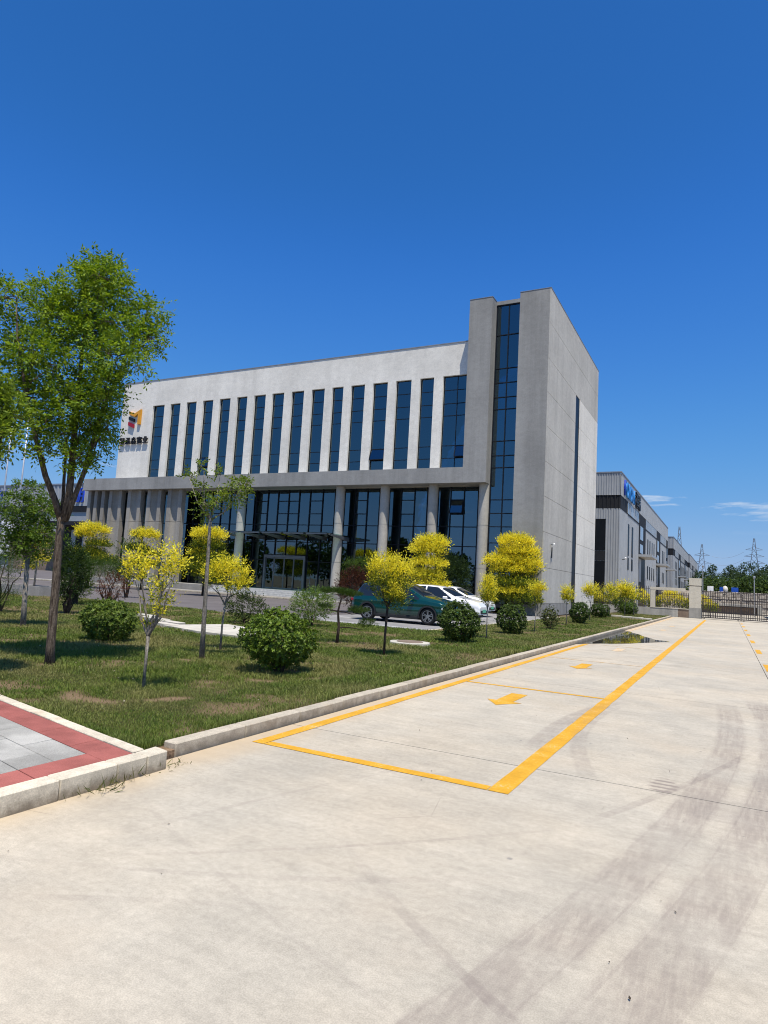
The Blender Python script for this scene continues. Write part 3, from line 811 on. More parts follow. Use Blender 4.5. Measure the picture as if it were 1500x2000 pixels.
def fin(x0, x1, flute=True):
    y0, y1 = 44.46, 45.0; P = [(x0 + .04, y1), (x0, y0)]
    if flute:
        c = (x0 + x1) / 2 + .02; hw = .47
        P += [(c - hw, y0)]
        for k in range(1, 12):
            a = math.pi * k / 12; P.append((c - hw * math.cos(a), y0 + .33 * math.sin(a)))
        P += [(c + hw, y0)]
    P += [(x1, y0), (x1 - .04, y1)]
    mm = MB()
    for z0, z1 in ((.1, 6.07), (6.10, 9.10)): mm.prism(P, z0, z1)
    mm.build('fin_column', 'stucco_fluted', office)
for x0, x1 in ((-54.2, -52.45), (-51.6, -49.8), (-48.95, -47.15), (-46.32, -44.5)): fin(x0, x1)
for x0 in (-57.3, -56.35, -55.3): fin(x0, x0 + .45, False)
CWX = [-57.2, -54.4, -52.0, -49.4, -46.8, -44.4, -43.3, -42.2, -41.1, -40.0, -39.1, -38.23, -37.08, -35.81, -34.71, -33.58, -32.49, -31.38, -30.11, -28.9, -28.0, -26.95, -25.83, -24.71, -23.86, -22.78, -21.63, -20.55, -19.66, -18.62, -17.54, -16.43, -15.3]
SUB = {-42.2, -37.08, -34.71, -33.58, -31.38, -26.95, -22.78, -18.62}
DOOR = (-35.66, -31.39, 3.45)
yg = 46.0; f = .06
m = MB()
for x in CWX:
    if -35.66 < x < -31.38: m.box(x - f / 2, x + f / 2, yg - .06, yg + .12, 3.47, ZB0 + .2)
    else: m.box(x - f / 2, x + f / 2, yg - .06, yg + .12, .55, ZB0 + .2)
for k in range(len(CWX) - 1):
    a, b = CWX[k] + f / 2, CWX[k + 1] - f / 2
    zs = [.56, 3.0, 4.62, 6.08, 9.0]
    if CWX[k] in SUB: zs += [7.03, 8.12]
    for z in zs:
        if z < 3.4 and b > -35.6 and a < -31.4: continue
        m.box(a, b, yg - .055, yg + .115, z - f / 2, z + f / 2)
cw = m.build('curtain_wall', 'dark_metal', office)
for k in range(len(CWX) - 1):
    a, b = CWX[k] + .02, CWX[k + 1] - .02
    indoor = b > -35.6 and a < -31.4
    zs = [.56, 3.0, 6.08] if not indoor else [3.5, 6.08]
    zs += [7.03, 8.12, 9.1] if CWX[k] in SUB else [9.1]
    for q in range(len(zs) - 1):
        if CWX[k] == -18.62 and zs[q] == 7.03:
            pane(cw, a + .03, b - .03, zs[q] + .03, zs[q + 1] - .03, yg, swing=rad(16)); sash_frame(cw, a + .03, b - .03, zs[q] + .03, zs[q + 1] - .03, yg, rad(16))
        else: pane(cw, a, b, zs[q] + .01, zs[q + 1] - .01, yg + .03)
# entrance doors
ent = MB()
for x in (DOOR[0], DOOR[1] - .16): ent.box(x, x + .16, 45.82, 46.12, .56, 3.45)
ent.box(DOOR[0] + .16, DOOR[1] - .16, 45.822, 46.118, 3.25, 3.448)
ent = ent.build('entrance_frame', 'alu', office)
dx = [-35.5, -34.62, -33.56, -32.56, -31.55]
for k in range(4):
    mm = MB(); a, b = dx[k] + .01, dx[k + 1] - .01
    for x in (a, b - .05): mm.box(x, x + .05, 45.9, 45.96, .58, 3.24)
    mm.box(a + .05, b - .05, 45.902, 45.958, .58, .68); mm.box(a + .05, b - .05, 45.902, 45.958, 3.14, 3.24)
    d = mm.build('door', 'alu', office)
    pane(d, a + .04, b - .04, .66, 3.16, 45.92)
# curved pull handles / chrome queue rails just outside the doors
for x in (-31.0, -30.2, -29.6):
    MB().tube([(x, 45.0, .56), (x, 45.0, 1.5), (x + .02, 44.97, 1.75), (x + .09, 44.93, 1.95)], .03, 8).build('chrome_rail', 'alu', office)
# lobby
box('lobby_floor', 'room', (-57.2, -11.4, 46.15, 61.6, .3, .54), office)
box('lobby_wall', 'room', (-57.2, -11.4, 54.0, 54.2, .55, 9.3), office)
box('lobby_mezzanine', 'ceiling', (-27.9, -11.4, 46.6, 54.0, 4.3, 4.6), office)
curtain(-24.1, -23.7, 6.2, 9.0, 46.5); curtain(-20.6, -20.25, 6.2, 9.0, 46.5)
for x in (-30.2, -25.2, -21.4): box('lobby_desk', 'room', (x, x + 1.6, 48, 48.7, .56, 1.5), office)
# terrace and steps
box('terrace', 'stone_base', (-57.4, -15.9, 43.75, 45.98, -.02, .545), office)
for k in range(4):
    box('step', 'granite_step', (-38.6 - .0 * k, -27.4, 42.02 + .34 * k, 42.02 + .34 * (k + 1) - .003 + (.4 if k == 3 else 0), .0, .13 + .138 * k + .001 * k), office)
# glass entrance canopy
cano = MB()
for x in (-38.0, -35.85, -33.7, -31.55, -29.4, -27.3):
    V = [(x - .05, 45.9, 4.72), (x - .05, 45.9, 5.06), (x - .05, 42.9, 5.14), (x - .05, 42.9, 5.04)]
    V += [(q + .1, w, z) for q, w, z in V]
    cano.add(V, [(0, 1, 2, 3), (7, 6, 5, 4), (0, 4, 5, 1), (1, 5, 6, 2), (2, 6, 7, 3), (3, 7, 4, 0)])
cano.box(-38.1, -27.2, 42.95, 43.05, 5.145, 5.17)
cano = cano.build('entrance_canopy', 'alu', office)
for k in range(5):
    x = -38.15 + 2.17 * k
    MB().box(x, x + 2.14, 42.6, 45.95, 5.175, 5.20).build('glass_panel', 'canopy_glass', cano)
for k in range(5):
    x = -38.05 + 2.17 * k
    MB().box(x + .1, x + 2.0, 42.62, 42.68, 5.06, 5.172).build('edge_trim', 'alu', cano)

# ------------------------------------------------------------------ signs on the white wall
def text_part(ch, size, depth, mat, parent, M, sx=1.0):
    cu = bpy.data.curves.new('letter', 'FONT'); cu.body = ch; cu.size = size; cu.extrude = depth; cu.align_x = 'CENTER'; cu.offset = .006 * size
    o = bpy.data.objects.new('letter', cu); COL.objects.link(o)
    dg = bpy.context.evaluated_depsgraph_get()
    me = bpy.data.meshes.new_from_object(o.evaluated_get(dg)); bpy.data.objects.remove(o); bpy.data.curves.remove(cu)
    me.transform(Matrix.Diagonal((sx, 1, 1, 1))); me.transform(M); me.name = 'letter'
    return link('letter', me, mat, parent)
FRONT = Matrix.Rotation(rad(90), 4, 'X')
def on_front(x, y, z): return Matrix.Translation((x, y, z)) @ FRONT
logo = thing('logo_sign', 'orange, black and red emblem fixed to the left end of the white wall', 'sign', (-52.3, 45.0, 15))
def slab_poly(name, mat, pts, y0, y1):
    n = len(pts); V = [(x, y0, z) for x, z in pts] + [(x, y1, z) for x, z in pts]
    return MB().add(V, [tuple(range(n)), tuple(range(2 * n - 1, n - 1, -1))] + [(i, n + i, n + (i + 1) % n, (i + 1) % n) for i in range(n)]).build(name, mat, logo)
M_ = [(-53.20, 17.20), (-52.40, 16.92), (-51.58, 17.30), (-51.58, 15.78), (-51.93, 15.78), (-51.93, 16.86), (-52.40, 16.58), (-53.20, 16.88)]
B_ = [(-53.20, 16.66), (-52.45, 16.38), (-52.45, 16.06), (-53.20, 16.36)]
R_ = [(-53.20, 16.12), (-52.45, 15.84), (-52.45, 15.46), (-53.20, 15.76)]
for nm, mt, pp in (('emblem_stroke', 'logo_orange', M_), ('emblem_bar', 'logo_black', B_), ('emblem_bar', 'logo_red', R_)):
    slab_poly(nm, mt, pp, YW - .20, YW - .02)
word = thing('wall_lettering', 'black raised characters on the white wall below the emblem', 'sign', (-52.3, 45.0, 13))
for k, ch in enumerate('昱泓森實业'):
    text_part(ch, .74, .07, 'logo_black', word, on_front(-53.86 + .80 * k, YW - .14, 13.90))

# ================================================================== VEGETATION
R0 = np.array([math.cos(YAW), -math.sin(YAW), 0.0]); F0 = np.array([math.sin(YAW), math.cos(YAW), 0.0])
def loc3(u, v, w): return R0 * u + F0 * w + np.array([0, 0, v])
def leaves_geo(P, A, S, L, W, fold=.12):
    """diamond leaves: P base, A axis, S side (unit), L length, W width"""
    A = unit(A); S = unit(S - A * (S * A).sum(-1, keepdims=True)); N = np.cross(S, A)
    mid = P + A * (L * .48)[:, None]; f = N * (W * fold)[:, None]; h = S * (W * .5)[:, None]
    V = np.stack([P, mid + h + f, P + A * L[:, None], mid - h + f], 1).reshape(-1, 3)
    k = np.arange(len(P)) * 4
    F = np.concatenate([np.stack([k, k + 2, k + 1], -1), np.stack([k, k + 3, k + 2], -1)])
    return V, F
def foliage(name, P, A, S, L, W, C, mat, parent):
    V, F = leaves_geo(P, A, S, L, W)
    return link(name, np_mesh(name, V, F, np.repeat(np.clip(C, 0, 1), 4, 0)), mat, parent, True)
def rdir(rng, n): return unit(rng.normal(size=(n, 3)))
def sprays(rng, P, D, Ls, nl, ll, lw, colf, droop=.25, flat=.75):
    """compound leaves / leafy shoots: nl leaflets in two ranks along each axis"""
    n = len(P); D = unit(D); side = unit(np.cross(D, unit(np.array([0, 0, 1.0]) + .5 * rng.normal(size=(n, 3)))))
    out = []
    for k in range(nl):
        t = (k + 1) / nl; sg = 1 if k % 2 else -1
        pos = P + D * (Ls * t)[:, None] - np.array([0, 0, 1]) * (droop * Ls * t * t)[:, None]
        last = k == nl - 1
        ax = D if last else D * (1 - flat) + side * sg * flat
        ax = ax + .25 * rng.normal(size=(n, 3)) - np.array([0, 0, droop * .6])
        nrm = unit(np.cross(D, side) + .35 * rng.normal(size=(n, 3)))
        sd = np.cross(nrm, unit(ax))
        out.append((pos, ax, sd, ll * rng.uniform(.75, 1.2, n), lw * rng.uniform(.75, 1.2, n), colf(n, pos)))
    return [np.concatenate([o[i] for o in out]) for i in range(6)]
def pal(rng, a, b, jit=.15):
    a, b = np.array(a), np.array(b)
    def f(n, pos=None):
        t = rng.uniform(0, 1, n)[:, None]; return (a + (b - a) * t) * (1 + jit * rng.normal(size=(n, 1)))
    return f
def wobble(a, b, n, amt, rng):
    a, b = np.array(a, float), np.array(b, float); P = [a + (b - a) * k / n for k in range(n + 1)]
    for k in range(1, n): P[k] = P[k] + rng.normal(size=3) * amt * np.linalg.norm(b - a)
    return P

def leafy_tree(name, label, base, trunk, limbs, clumps, seed, leaf, density, mats=('bark', 'leaf'), depth=.8, group=None, hollow=.35, upward=.25):
    """trunk: [(u,v,r)...]; limbs: list of [(u,v,w,r)...]; clumps: [(u,v,r)] read off in the plane facing the road, spread in depth"""
    rng = np.random.default_rng(seed)
    t = thing(name, label, 'tree', base, group)
    m = MB(); m.tube([loc3(u, v, 0) for u, v, r in trunk], [r for _, _, r in trunk], 10)
    L3 = []
    for lb in limbs:
        pts = [loc3(u, v, w) for u, v, w, r in lb]; m.tube(pts, [q[3] for q in lb], 7); L3 += [(p, q[3]) for p, q in zip(pts, lb)]
    if not L3: L3 = [(loc3(u, v, 0), r) for u, v, r in trunk[-2:]]
    tr = m.build('trunk', mats[0], t, True, smooth=True)
    Ps, Ds = [], []
    tw = MB(); LP = np.array([p for p, _ in L3])
    full = []
    for u, v, r in clumps:
        reps = 1 if r < .22 else (3 if r > .4 else 2)
        for q in range(reps):
            w = rng.uniform(-1, 1) * depth * (.55 if r > .3 else .4)
            full.append((loc3(u + rng.normal() * r * .12, v + rng.normal() * r * .12, w), r))
    for c, r in full:
        d = np.linalg.norm(LP - c, axis=1) + 2.0 * np.maximum(0, LP[:, 2] - c[2] + .15); k = d.argmin()
        br = min(L3[k][1] * .45, .022)
        tw.tube(wobble(LP[k], c, 4, .05, rng), np.linspace(br, .006, 5), 5, False)
        n = int(density * (r / .4) ** 1.5)
        dirs = rdir(rng, n); rr = r * (1 - (1 - hollow) * rng.uniform(0, 1, n) ** 1.6) * rng.uniform(.75, 1.12, n)
        P = c + dirs * rr[:, None] * np.array([1, 1, .88])
        Ps.append(P); Ds.append(dirs + np.array([0, 0, upward]) + .45 * rng.normal(size=(n, 3)))
        for q in rng.choice(n, min(n, 7), False): tw.tube([c, c * .4 + P[q] * .6 + rng.normal(size=3) * .02, P[q]], [.006, .004, .002], 4, False)
    tw.build('branches', 'twig' if mats[0] != 'bark_pale' else 'bark_pale', t, True)
    P = np.concatenate(Ps); D = np.concatenate(Ds); n = len(P)
    g = sprays(rng, P, D, leaf['L'] * rng.uniform(.7, 1.25, n), leaf['n'], leaf['ll'], leaf['lw'], pal(rng, leaf['a'], leaf['b']), leaf.get('droop', .3), leaf.get('flat', .75))
    foliage('crown', *g, mats[1], t)
    return t

locust = dict(L=.17, n=8, ll=.072, lw=.030, a=(.060, .140, .010), b=(.270, .360, .028), droop=.22)
BIG = [(-.02, 6.71, .39), (.32, 6.41, .48), (-.14, 6.25, .52), (.83, 6.03, .43), (-1.0, 6.19, .47), (-1.31, 5.91, .43), (-.61, 5.77, .52), (.52, 5.66, .51), (1.05, 5.51, .34), (.03, 5.45, .51), (-1.16, 5.29, .51), (-.62, 5.06, .47), (.75, 5.05, .47), (1.15, 4.9, .26), (-.24, 4.73, .43), (.28, 4.67, .38), (-1.16, 4.59, .42), (-.78, 4.26, .34), (.68, 4.52, .3), (-.25, 4.03, .3), (.26, 3.98, .3), (.61, 3.91, .2), (.06, 3.53, .24), (-.35, 3.42, .18), (.37, 3.38, .15)]
leafy_tree('locust_tree', 'tall green locust tree with forked trunk towering over the left of the lawn', (-9.53, 7.02, .08),
           [(0, -.05, .088), (-.02, .3, .070), (-.04, 1.2, .064), (-.07, 2.0, .062), (-.06, 2.36, .068)],
           [[(-.07, 2.30, 0, .060), (-.20, 2.65, -.03, .050), (-.35, 3.0, -.1, .046), (-.55, 3.67, -.2, .036), (-.72, 4.26, -.25, .028), (-.95, 5.2, -.3, .016), (-1.05, 5.9, -.3, .008)],
            [(-.03, 2.30, 0, .068), (.00, 2.7, .03, .060), (-.02, 3.27, .05, .054), (-.07, 4.3, .1, .042), (-.07, 5.53, .1, .024), (-.04, 6.5, .05, .009)],
            [(.0, 2.32, 0, .052), (.09, 2.7, .03, .043), (.18, 3.2, .12, .038), (.29, 4.15, .2, .029), (.47, 4.86, .3, .020), (.8, 5.7, .3, .009)],
            [(-.08, 2.34, .02, .036), (-.15, 2.7, .15, .030), (-.22, 3.01, .25, .026), (-.34, 3.68, .45, .020), (-.3, 4.6, .6, .012)]],
           [(u * .93 - .04, v, r * .84) for u, v, r in BIG] + [(.28, 3.72, .26), (-.08, 3.75, .26), (.14, 3.34, .22), (-.50, 3.86, .28), (.45, 4.25, .3), (-.3, 4.45, .3), (.05, 4.3, .3), (-.62, 3.5, .16)], 41, locust, 100, depth=1.05)
leafy_tree('locust_tree', 'bright green locust tree cut off by the left edge of the picture', (-8.95, 5.30, .08),
           [(0, -.05, .10), (.03, 1.0, .085), (.02, 2.0, .08)], [[(.02, 1.95, 0, .05), (-.05, 2.7, 0, .04), (-.1, 3.6, .1, .02)], [(.02, 1.95, 0, .045), (.1, 2.6, .1, .03), (.1, 3.4, .1, .015)]],
           [(-.24, 3.72, .42), (.10, 3.34, .28), (-.28, 3.2, .35), (.22, 3.62, .2), (-.02, 3.85, .28), (-.3, 4.1, .35)], 43, dict(locust, a=(.09, .16, .016), b=(.25, .33, .04)), 130, depth=.5)
leafy_tree('young_tree', 'young broad-leaved tree with pale stem at the far left of the lawn', (-15.55, 10.6, .08),
           [(0, -.05, .075), (-.03, .5, .062), (-.08, 1.7, .055)], [[(-.08, 1.65, 0, .04), (-.2, 2.4, .1, .028), (-.2, 3.3, .1, .01)], [(-.08, 1.65, 0, .035), (.1, 2.3, -.1, .024), (.2, 2.9, -.1, .01)], [(-.08, 1.6, 0, .03), (-.4, 2.1, 0, .02), (-.55, 2.5, 0, .01)]],
           [(-.18, 3.5, .24), (-.41, 3.02, .39), (.05, 2.98, .38), (.32, 2.87, .28), (-.55, 2.56, .36), (-.09, 2.45, .42), (.39, 2.29, .3), (-.62, 2.1, .22), (.1, 2.0, .33), (-.24, 2.1, .33)], 47,
           dict(L=.17, n=6, ll=.085, lw=.036, a=(.055, .115, .015), b=(.16, .24, .035), droop=.4), 85, ('bark_pale', 'leaf'), depth=.7)
leafy_tree('sapling', 'slim sparse sapling with bare pale branches in front of the entrance', (-8.61, 9.45, .08),
           [(0, -.05, .052), (-.015, .6, .042), (-.03, 1.3, .036), (-.05, 2.2, .03), (-.06, 2.67, .027)],
           [[(-.06, 2.6, 0, .018), (-.22, 2.95, .05, .012), (-.27, 3.52, .05, .005)], [(-.06, 2.6, 0, .016), (-.3, 2.9, -.1, .010), (-.5, 3.36, -.1, .004)], [(-.06, 2.62, 0, .016), (.0, 3.0, .1, .010), (.03, 3.44, .1, .004)], [(-.06, 2.58, 0, .018), (.2, 2.76, 0, .012), (.36, 3.0, 0, .008), (.55, 3.32, 0, .004)]],
           [(-.27, 3.55, .085), (-.5, 3.38, .085), (.03, 3.46, .085), (-.31, 3.14, .11), (.46, 3.29, .17), (.33, 3.08, .18), (.19, 3.03, .11), (-.14, 2.86, .13), (-.19, 2.71, .13), (.55, 3.34, .1), (.05, 2.92, .1)], 53,
           dict(L=.16, n=8, ll=.07, lw=.028, a=(.10, .16, .02), b=(.24, .30, .05), droop=.25), 130, ('bark_pale', 'leaf'), depth=.3, hollow=.2)

def round_bush(label, base, w, h, seed, n, ll, a, b, group='clipped round bushes on the lawn', sparse=False):
    rng = np.random.default_rng(seed); t = thing('round_bush', label, 'bush', base, group)
    m = MB()
    for k in range(9):
        d = rdir(rng, 1)[0] * np.array([1, 1, 0]) * w * .28; m.tube([d * .15 + np.array([0, 0, -.04]), d * .6 + np.array([0, 0, h * .25]), d + np.array([0, 0, h * .55])], [.018, .013, .006], 5, False)
    m.build('stems', 'bark_dark', t, True)
    n = int(n * 1.5); nr = n // 6; c = np.array([0, 0, h * .54]); R = np.array([w / 2, w / 2, h * .48])
    d = rdir(rng, nr)
    lob = .07 * np.sin(2.2 * d[:, 0] + rng.uniform(0, 6)) + .07 * np.sin(2.6 * d[:, 1] + rng.uniform(0, 6)) + sum(.045 * np.sin(k * d[:, (k % 3)] * 3.1 + rng.uniform(0, 6)) for k in range(1, 6))
    r = (1 + lob) * (1 - np.abs(rng.normal(size=nr)) * (.07 if not sparse else .25)) * rng.uniform(.93, 1.05, nr)
    stray = rng.uniform(0, 1, nr) < .07; r = np.where(stray, r * rng.uniform(1.06, 1.24, nr), r)
    P = c + d * r[:, None] * R + np.array([rng.normal() * .04, rng.normal() * .04, 0]) * (d[:, 2:3] + 1)
    keep = P[:, 2] > .07; P, d = P[keep], d[keep]; nr = len(P)
    ax = unit(d + np.array([0, 0, .45]) + .35 * rng.normal(size=(nr, 3)))
    x = unit(np.cross(ax, rdir(rng, nr))); y = np.cross(ax, x); out = []
    tone = rng.uniform(0, 1, nr)
    for k in range(6):
        an = 2 * math.pi * k / 6 + rng.uniform(-.3, .3, nr)
        rd = x * np.cos(an)[:, None] + y * np.sin(an)[:, None]; tl = rng.uniform(.35, .95, nr)[:, None]
        A = rd * tl + ax * (1.05 - tl)
        q = np.clip(tone + .25 * rng.normal(size=nr), 0, 1)[:, None]
        out.append((P, A, np.cross(ax, rd), ll * rng.uniform(.7, 1.2, nr), ll * .55 * rng.uniform(.8, 1.1, nr), (np.array(a) + (np.array(b) - np.array(a)) * q)))
    g = [np.concatenate([o[i] for o in out]) for i in range(6)]
    foliage('foliage', *g, 'leaf_thick', t)
    return t
ga, gb = (.035, .075, .010), (.170, .245, .025)
round_bush('round clipped bush with glossy leaves, largest and nearest on the lawn', (-6.66, 9.20, .08), 1.18, 1.06, 61, 11000, .046, ga, gb)
round_bush('round light green bush between the tall trunk and the yellow forked sapling', (-11.77, 9.99, .08), 1.10, .86, 62, 9000, .048, (.045, .085, .012), (.16, .22, .03))
round_bush('round dark green bush in front of the green car bonnet', (-6.83, 18.02, .08), 1.18, 1.10, 63, 8000, .055, (.025, .050, .008), (.085, .13, .018))
round_bush('round dark bush just left of the lawn centre below the yellow cloud topiary', (-6.88, 23.29, .08), 1.00, 1.02, 64, 5000, .06, (.025, .050, .008), (.09, .135, .02))
round_bush('thin twiggy bush with few leaves beside the tower corner', (-6.76, 28.52, .08), .78, .95, 65, 1500, .06, (.05, .06, .02), (.10, .12, .03), sparse=True)
round_bush('dark round bush below the thin glazing slot of the tower side', (-7.01, 36.03, .08), 1.05, 1.06, 66, 3200, .075, (.02, .045, .007), (.07, .115, .016))
round_bush('dark round bush beside the pale rear corner of the tower', (-7.58, 46.13, .08), 1.15, .95, 67, 2600, .085, (.02, .045, .007), (.07, .115, .016))
round_bush('last small round bush before the low wall and gate', (-7.40, 59.6, .08), 1.25, 1.0, 68, 2200, .095, (.035, .070, .01), (.10, .16, .02))
round_bush('dark bush tucked behind the last round bush at the low wall', (-8.3, 62.6, .08), 1.6, 1.5, 69, 2200, .10, (.02, .045, .007), (.06, .10, .014))

YA, YB = (.66, .57, .025), (.94, .84, .09)       # golden foliage
LG, DG = (.22, .27, .035), (.030, .065, .012)
def golden_tree(label, base, lobes, trunk, seed, dens, ll, group='golden leaved little trees', stemmat='bark_pale', shoot=4.6, full=1.0, branches=True, name='golden_tree', cat='tree'):
    """lobes: (u, v, w, ru, rv, yellow share). shoots stand up out of each lobe, yellow in the sun, green inside"""
    rng = np.random.default_rng(seed); t = thing(name, label, cat, base, group)
    m = MB()
    for path in trunk: m.tube([loc3(u, v, 0) for u, v, r in path], [r for _, _, r in path], 7)
    top = loc3(*trunk[0][-1][:2], 0)
    if branches:
        for u, v, w, ru, rv, ys in lobes: m.tube(wobble(top, loc3(u, v, w), 3, .06, rng), [trunk[0][-1][2] * .8, .012, .009, .005], 5, False)
    m.build('trunk', stemmat, t, True, smooth=True)
    G = []
    for u, v, w, ru, rv, ys in lobes:
        n = int(1.75 * full * dens * max(1.0, .42 / max(ru, .14)) ** 1.3 * (ru * ru + ru * rv * 1.5) / .1)
        d = rdir(rng, n); d[:, 2] = np.where(rng.uniform(0, 1, n) < .75, np.abs(d[:, 2]), d[:, 2])
        rr = 1 - .55 * rng.uniform(0, 1, n) ** 2
        c = loc3(u, v, w); P = c + d * rr[:, None] * np.array([ru, ru, rv])
        rel = (P[:, 2] - c[2]) / rv
        D = d * np.array([.7, .7, .6]) + np.array([0, 0, .75]) + .3 * rng.normal(size=(n, 3))
        ysel = np.clip(.44 + .66 * rel + (ys - .5) * 1.0 - .45 * (rr < .70), 0, .95)
        Lsh = rng.uniform(.5, 1.5, n) * ll * np.where(rel > .35, shoot, min(3.0, shoot))
        nl = 6
        def colf(k, pos, ysel=ysel):
            pick = (rng.uniform(0, 1, k) < ysel)[:, None]; q = rng.uniform(0, 1, (k, 1))
            yl = np.array(YA) + (np.array(YB) - np.array(YA)) * q; gr = np.array(DG) + (np.array(LG) - np.array(DG)) * q
            return np.where(pick, yl, gr) * (1 + .16 * rng.normal(size=(k, 1)))
        G.append(sprays(rng, P, D, Lsh, nl, ll * 1.08, ll * .42, colf, .05, .5))
    g = [np.concatenate([o[i] for o in G]) for i in range(6)]
    foliage('crown', *g, 'leaf', t)
    return t
golden_tree('forked golden sapling with two yellow leaf clusters nearest the footpath', (-7.0, 6.6, .08),
            [(-.23, 1.60, 0, .14, .16, .95), (-.27, 1.44, .05, .10, .10, .9), (-.12, 1.42, -.05, .07, .08, .8), (.16, 1.66, .05, .17, .17, 1.0), (.25, 1.48, 0, .12, .13, .85), (.12, 1.28, -.06, .10, .11, .5), (.30, 1.62, .05, .07, .08, .95), (.03, 1.12, .05, .05, .06, .7), (.10, .98, 0, .08, .08, .75), (.18, 1.10, .05, .06, .07, .85), (-.01, .80, 0, .05, .05, .7)],
            [[(0, -.05, .024), (.0, .35, .02), (0, .70, .024)], [(0, .68, .016), (-.12, .95, .010), (-.2, 1.4, .006)], [(0, .68, .02), (.1, .95, .017), (.15, 1.5, .007)]], 71, 24, .044)
golden_tree('small golden tree behind the slim sapling, left of the entrance steps', (-9.41, 10.86, .08),
            [(-.30, 1.52, 0, .18, .16, .75), (-.05, 1.62, .1, .22, .18, .9), (.22, 1.55, 0, .20, .20, .95), (.33, 1.35, .05, .14, .14, .9), (.2, 1.25, -.1, .16, .14, .6), (-.2, 1.35, -.1, .16, .14, .45)],
            [[(0, -.05, .026), (.0, .5, .021), (.02, .95, .022)]], 72, 30, .050)
golden_tree('golden tree with oval yellow crown in front of the green car', (-6.61, 12.91, .08),
            [(0, 1.85, 0, .30, .26, 1.0), (-.22, 1.80, .1, .20, .24, 1.0), (.28, 1.78, 0, .22, .22, .95), (0, 1.50, 0, .34, .26, .25), (.25, 1.45, .05, .24, .24, .35), (-.2, 1.5, 0, .2, .22, .1), (.05, 1.22, 0, .26, .2, .05), (.2, 1.15, .05, .2, .18, .15), (.15, 1.32, -.2, .10, .12, .9)],
            [[(0, -.05, .03), (.0, .5, .026), (.02, 1.05, .028)]], 73, 40, .046, stemmat='bark_dark')
SM = 'small golden trees in the row along the drive'
golden_tree('thin golden sapling in the drive row, nearest the white car', (-6.76, 20.21, .08), [(0, 1.66, 0, .15, .2, .85), (-.02, 1.40, 0, .2, .22, .75), (.05, 1.15, 0, .14, .16, .5), (-.1, 1.2, 0, .1, .12, .5)], [[(0, -.05, .02), (0, .5, .017), (0, .9, .015)]], 74, 40, .05, SM)
golden_tree('golden sapling with spread vase crown at the tower corner', (-6.63, 25.59, .08), [(.18, 1.62, 0, .18, .13, .9), (-.05, 1.60, 0, .2, .15, .9), (.05, 1.35, .05, .14, .14, .6), (.12, 1.1, 0, .10, .12, .4)], [[(0, -.05, .02), (0, .4, .017), (.03, .8, .015)], [(.03, .78, .012), (.14, 1.2, .008), (.2, 1.55, .004)]], 75, 38, .055, SM)
golden_tree('pale golden sapling in front of the grey tower side panels', (-7.07, 33.3, .08), [(0, 1.5, 0, .2, .2, .8), (.05, 1.2, 0, .2, .16, .55), (-.08, 1.25, 0, .12, .14, .5)], [[(0, -.05, .022), (0, .5, .018), (0, .95, .015)]], 76, 34, .065, SM)
golden_tree('golden sapling in front of the pale rear strip of the tower', (-7.25, 40.55, .08), [(.1, 1.75, 0, .3, .2, .85), (-.15, 1.6, 0, .2, .2, .7), (.1, 1.4, 0, .25, .2, .5)], [[(0, -.05, .025), (0, .6, .02), (.02, 1.05, .016)]], 77, 30, .075, SM)
golden_tree('yellow green sapling beside the iron fence, left of the brightest bush', (-7.52, 49.6, .08), [(0, 1.7, 0, .42, .35, .5), (.1, 1.3, 0, .4, .3, .3)], [[(0, -.05, .03), (0, .6, .022), (.02, 1.0, .018)]], 78, 22, .10, SM)
golden_tree('bright lime yellow sapling in front of the black warehouse windows', (-7.15, 54.7, .08), [(0, 1.95, 0, .5, .35, .75), (-.2, 1.6, 0, .5, .35, .6), (.25, 1.4, 0, .5, .3, .5)], [[(0, -.05, .035), (0, .6, .026), (.02, 1.0, .02)]], 79, 22, .11, SM)
golden_tree('yellow green sapling farthest along the drive row, left of the low wall frame', (-6.75, 56.9, .08), [(0, 1.6, 0, .35, .3, .6), (.1, 1.25, 0, .3, .25, .4)], [[(0, -.05, .03), (0, .6, .022), (.02, 1.0, .018)]], 80, 20, .10, SM)

TP = 'cloud pruned golden topiaries before the building'
def topiary(label, base, lobes, trunk, seed, dens, ll):
    lobes = [(u, v, w, ru * .90, rv * .80, ys) for u, v, w, ru, rv, ys in lobes]
    return golden_tree(label, base, lobes, trunk, seed, dens, ll, TP, 'bark_dark', shoot=2.9, full=1.5, name='topiary', cat='topiary')
topiary('cloud pruned topiary with one flat yellow top, leftmost before the fluted fins', (-41.6, 33.0, .0), [(0, 4.05, 0, 1.15, .5, .95), (-.6, 3.7, 0, .6, .35, .9), (.5, 3.05, 0, .9, .28, .0), (-.3, 2.4, .2, 1.3, .3, .0), (.6, 1.9, 0, 1.3, .4, .0)], [[(0, -.05, .09), (.05, 1.0, .08), (-.03, 2.0, .07)]], 91, 13, .13)
topiary('cloud pruned topiary with domed yellow top before the third fin', (-40.1, 36.6, .0), [(0, 4.0, 0, 1.05, .55, .95), (-.5, 2.9, 0, .9, .28, .0), (.5, 2.6, .1, .7, .25, .0), (-.7, 3.1, 0, .7, .22, 0.), (.2, 1.8, 0, 1.0, .35, .0)], [[(0, -.05, .09), (.05, 1.0, .08), (0, 2.0, .07)]], 92, 13, .13)
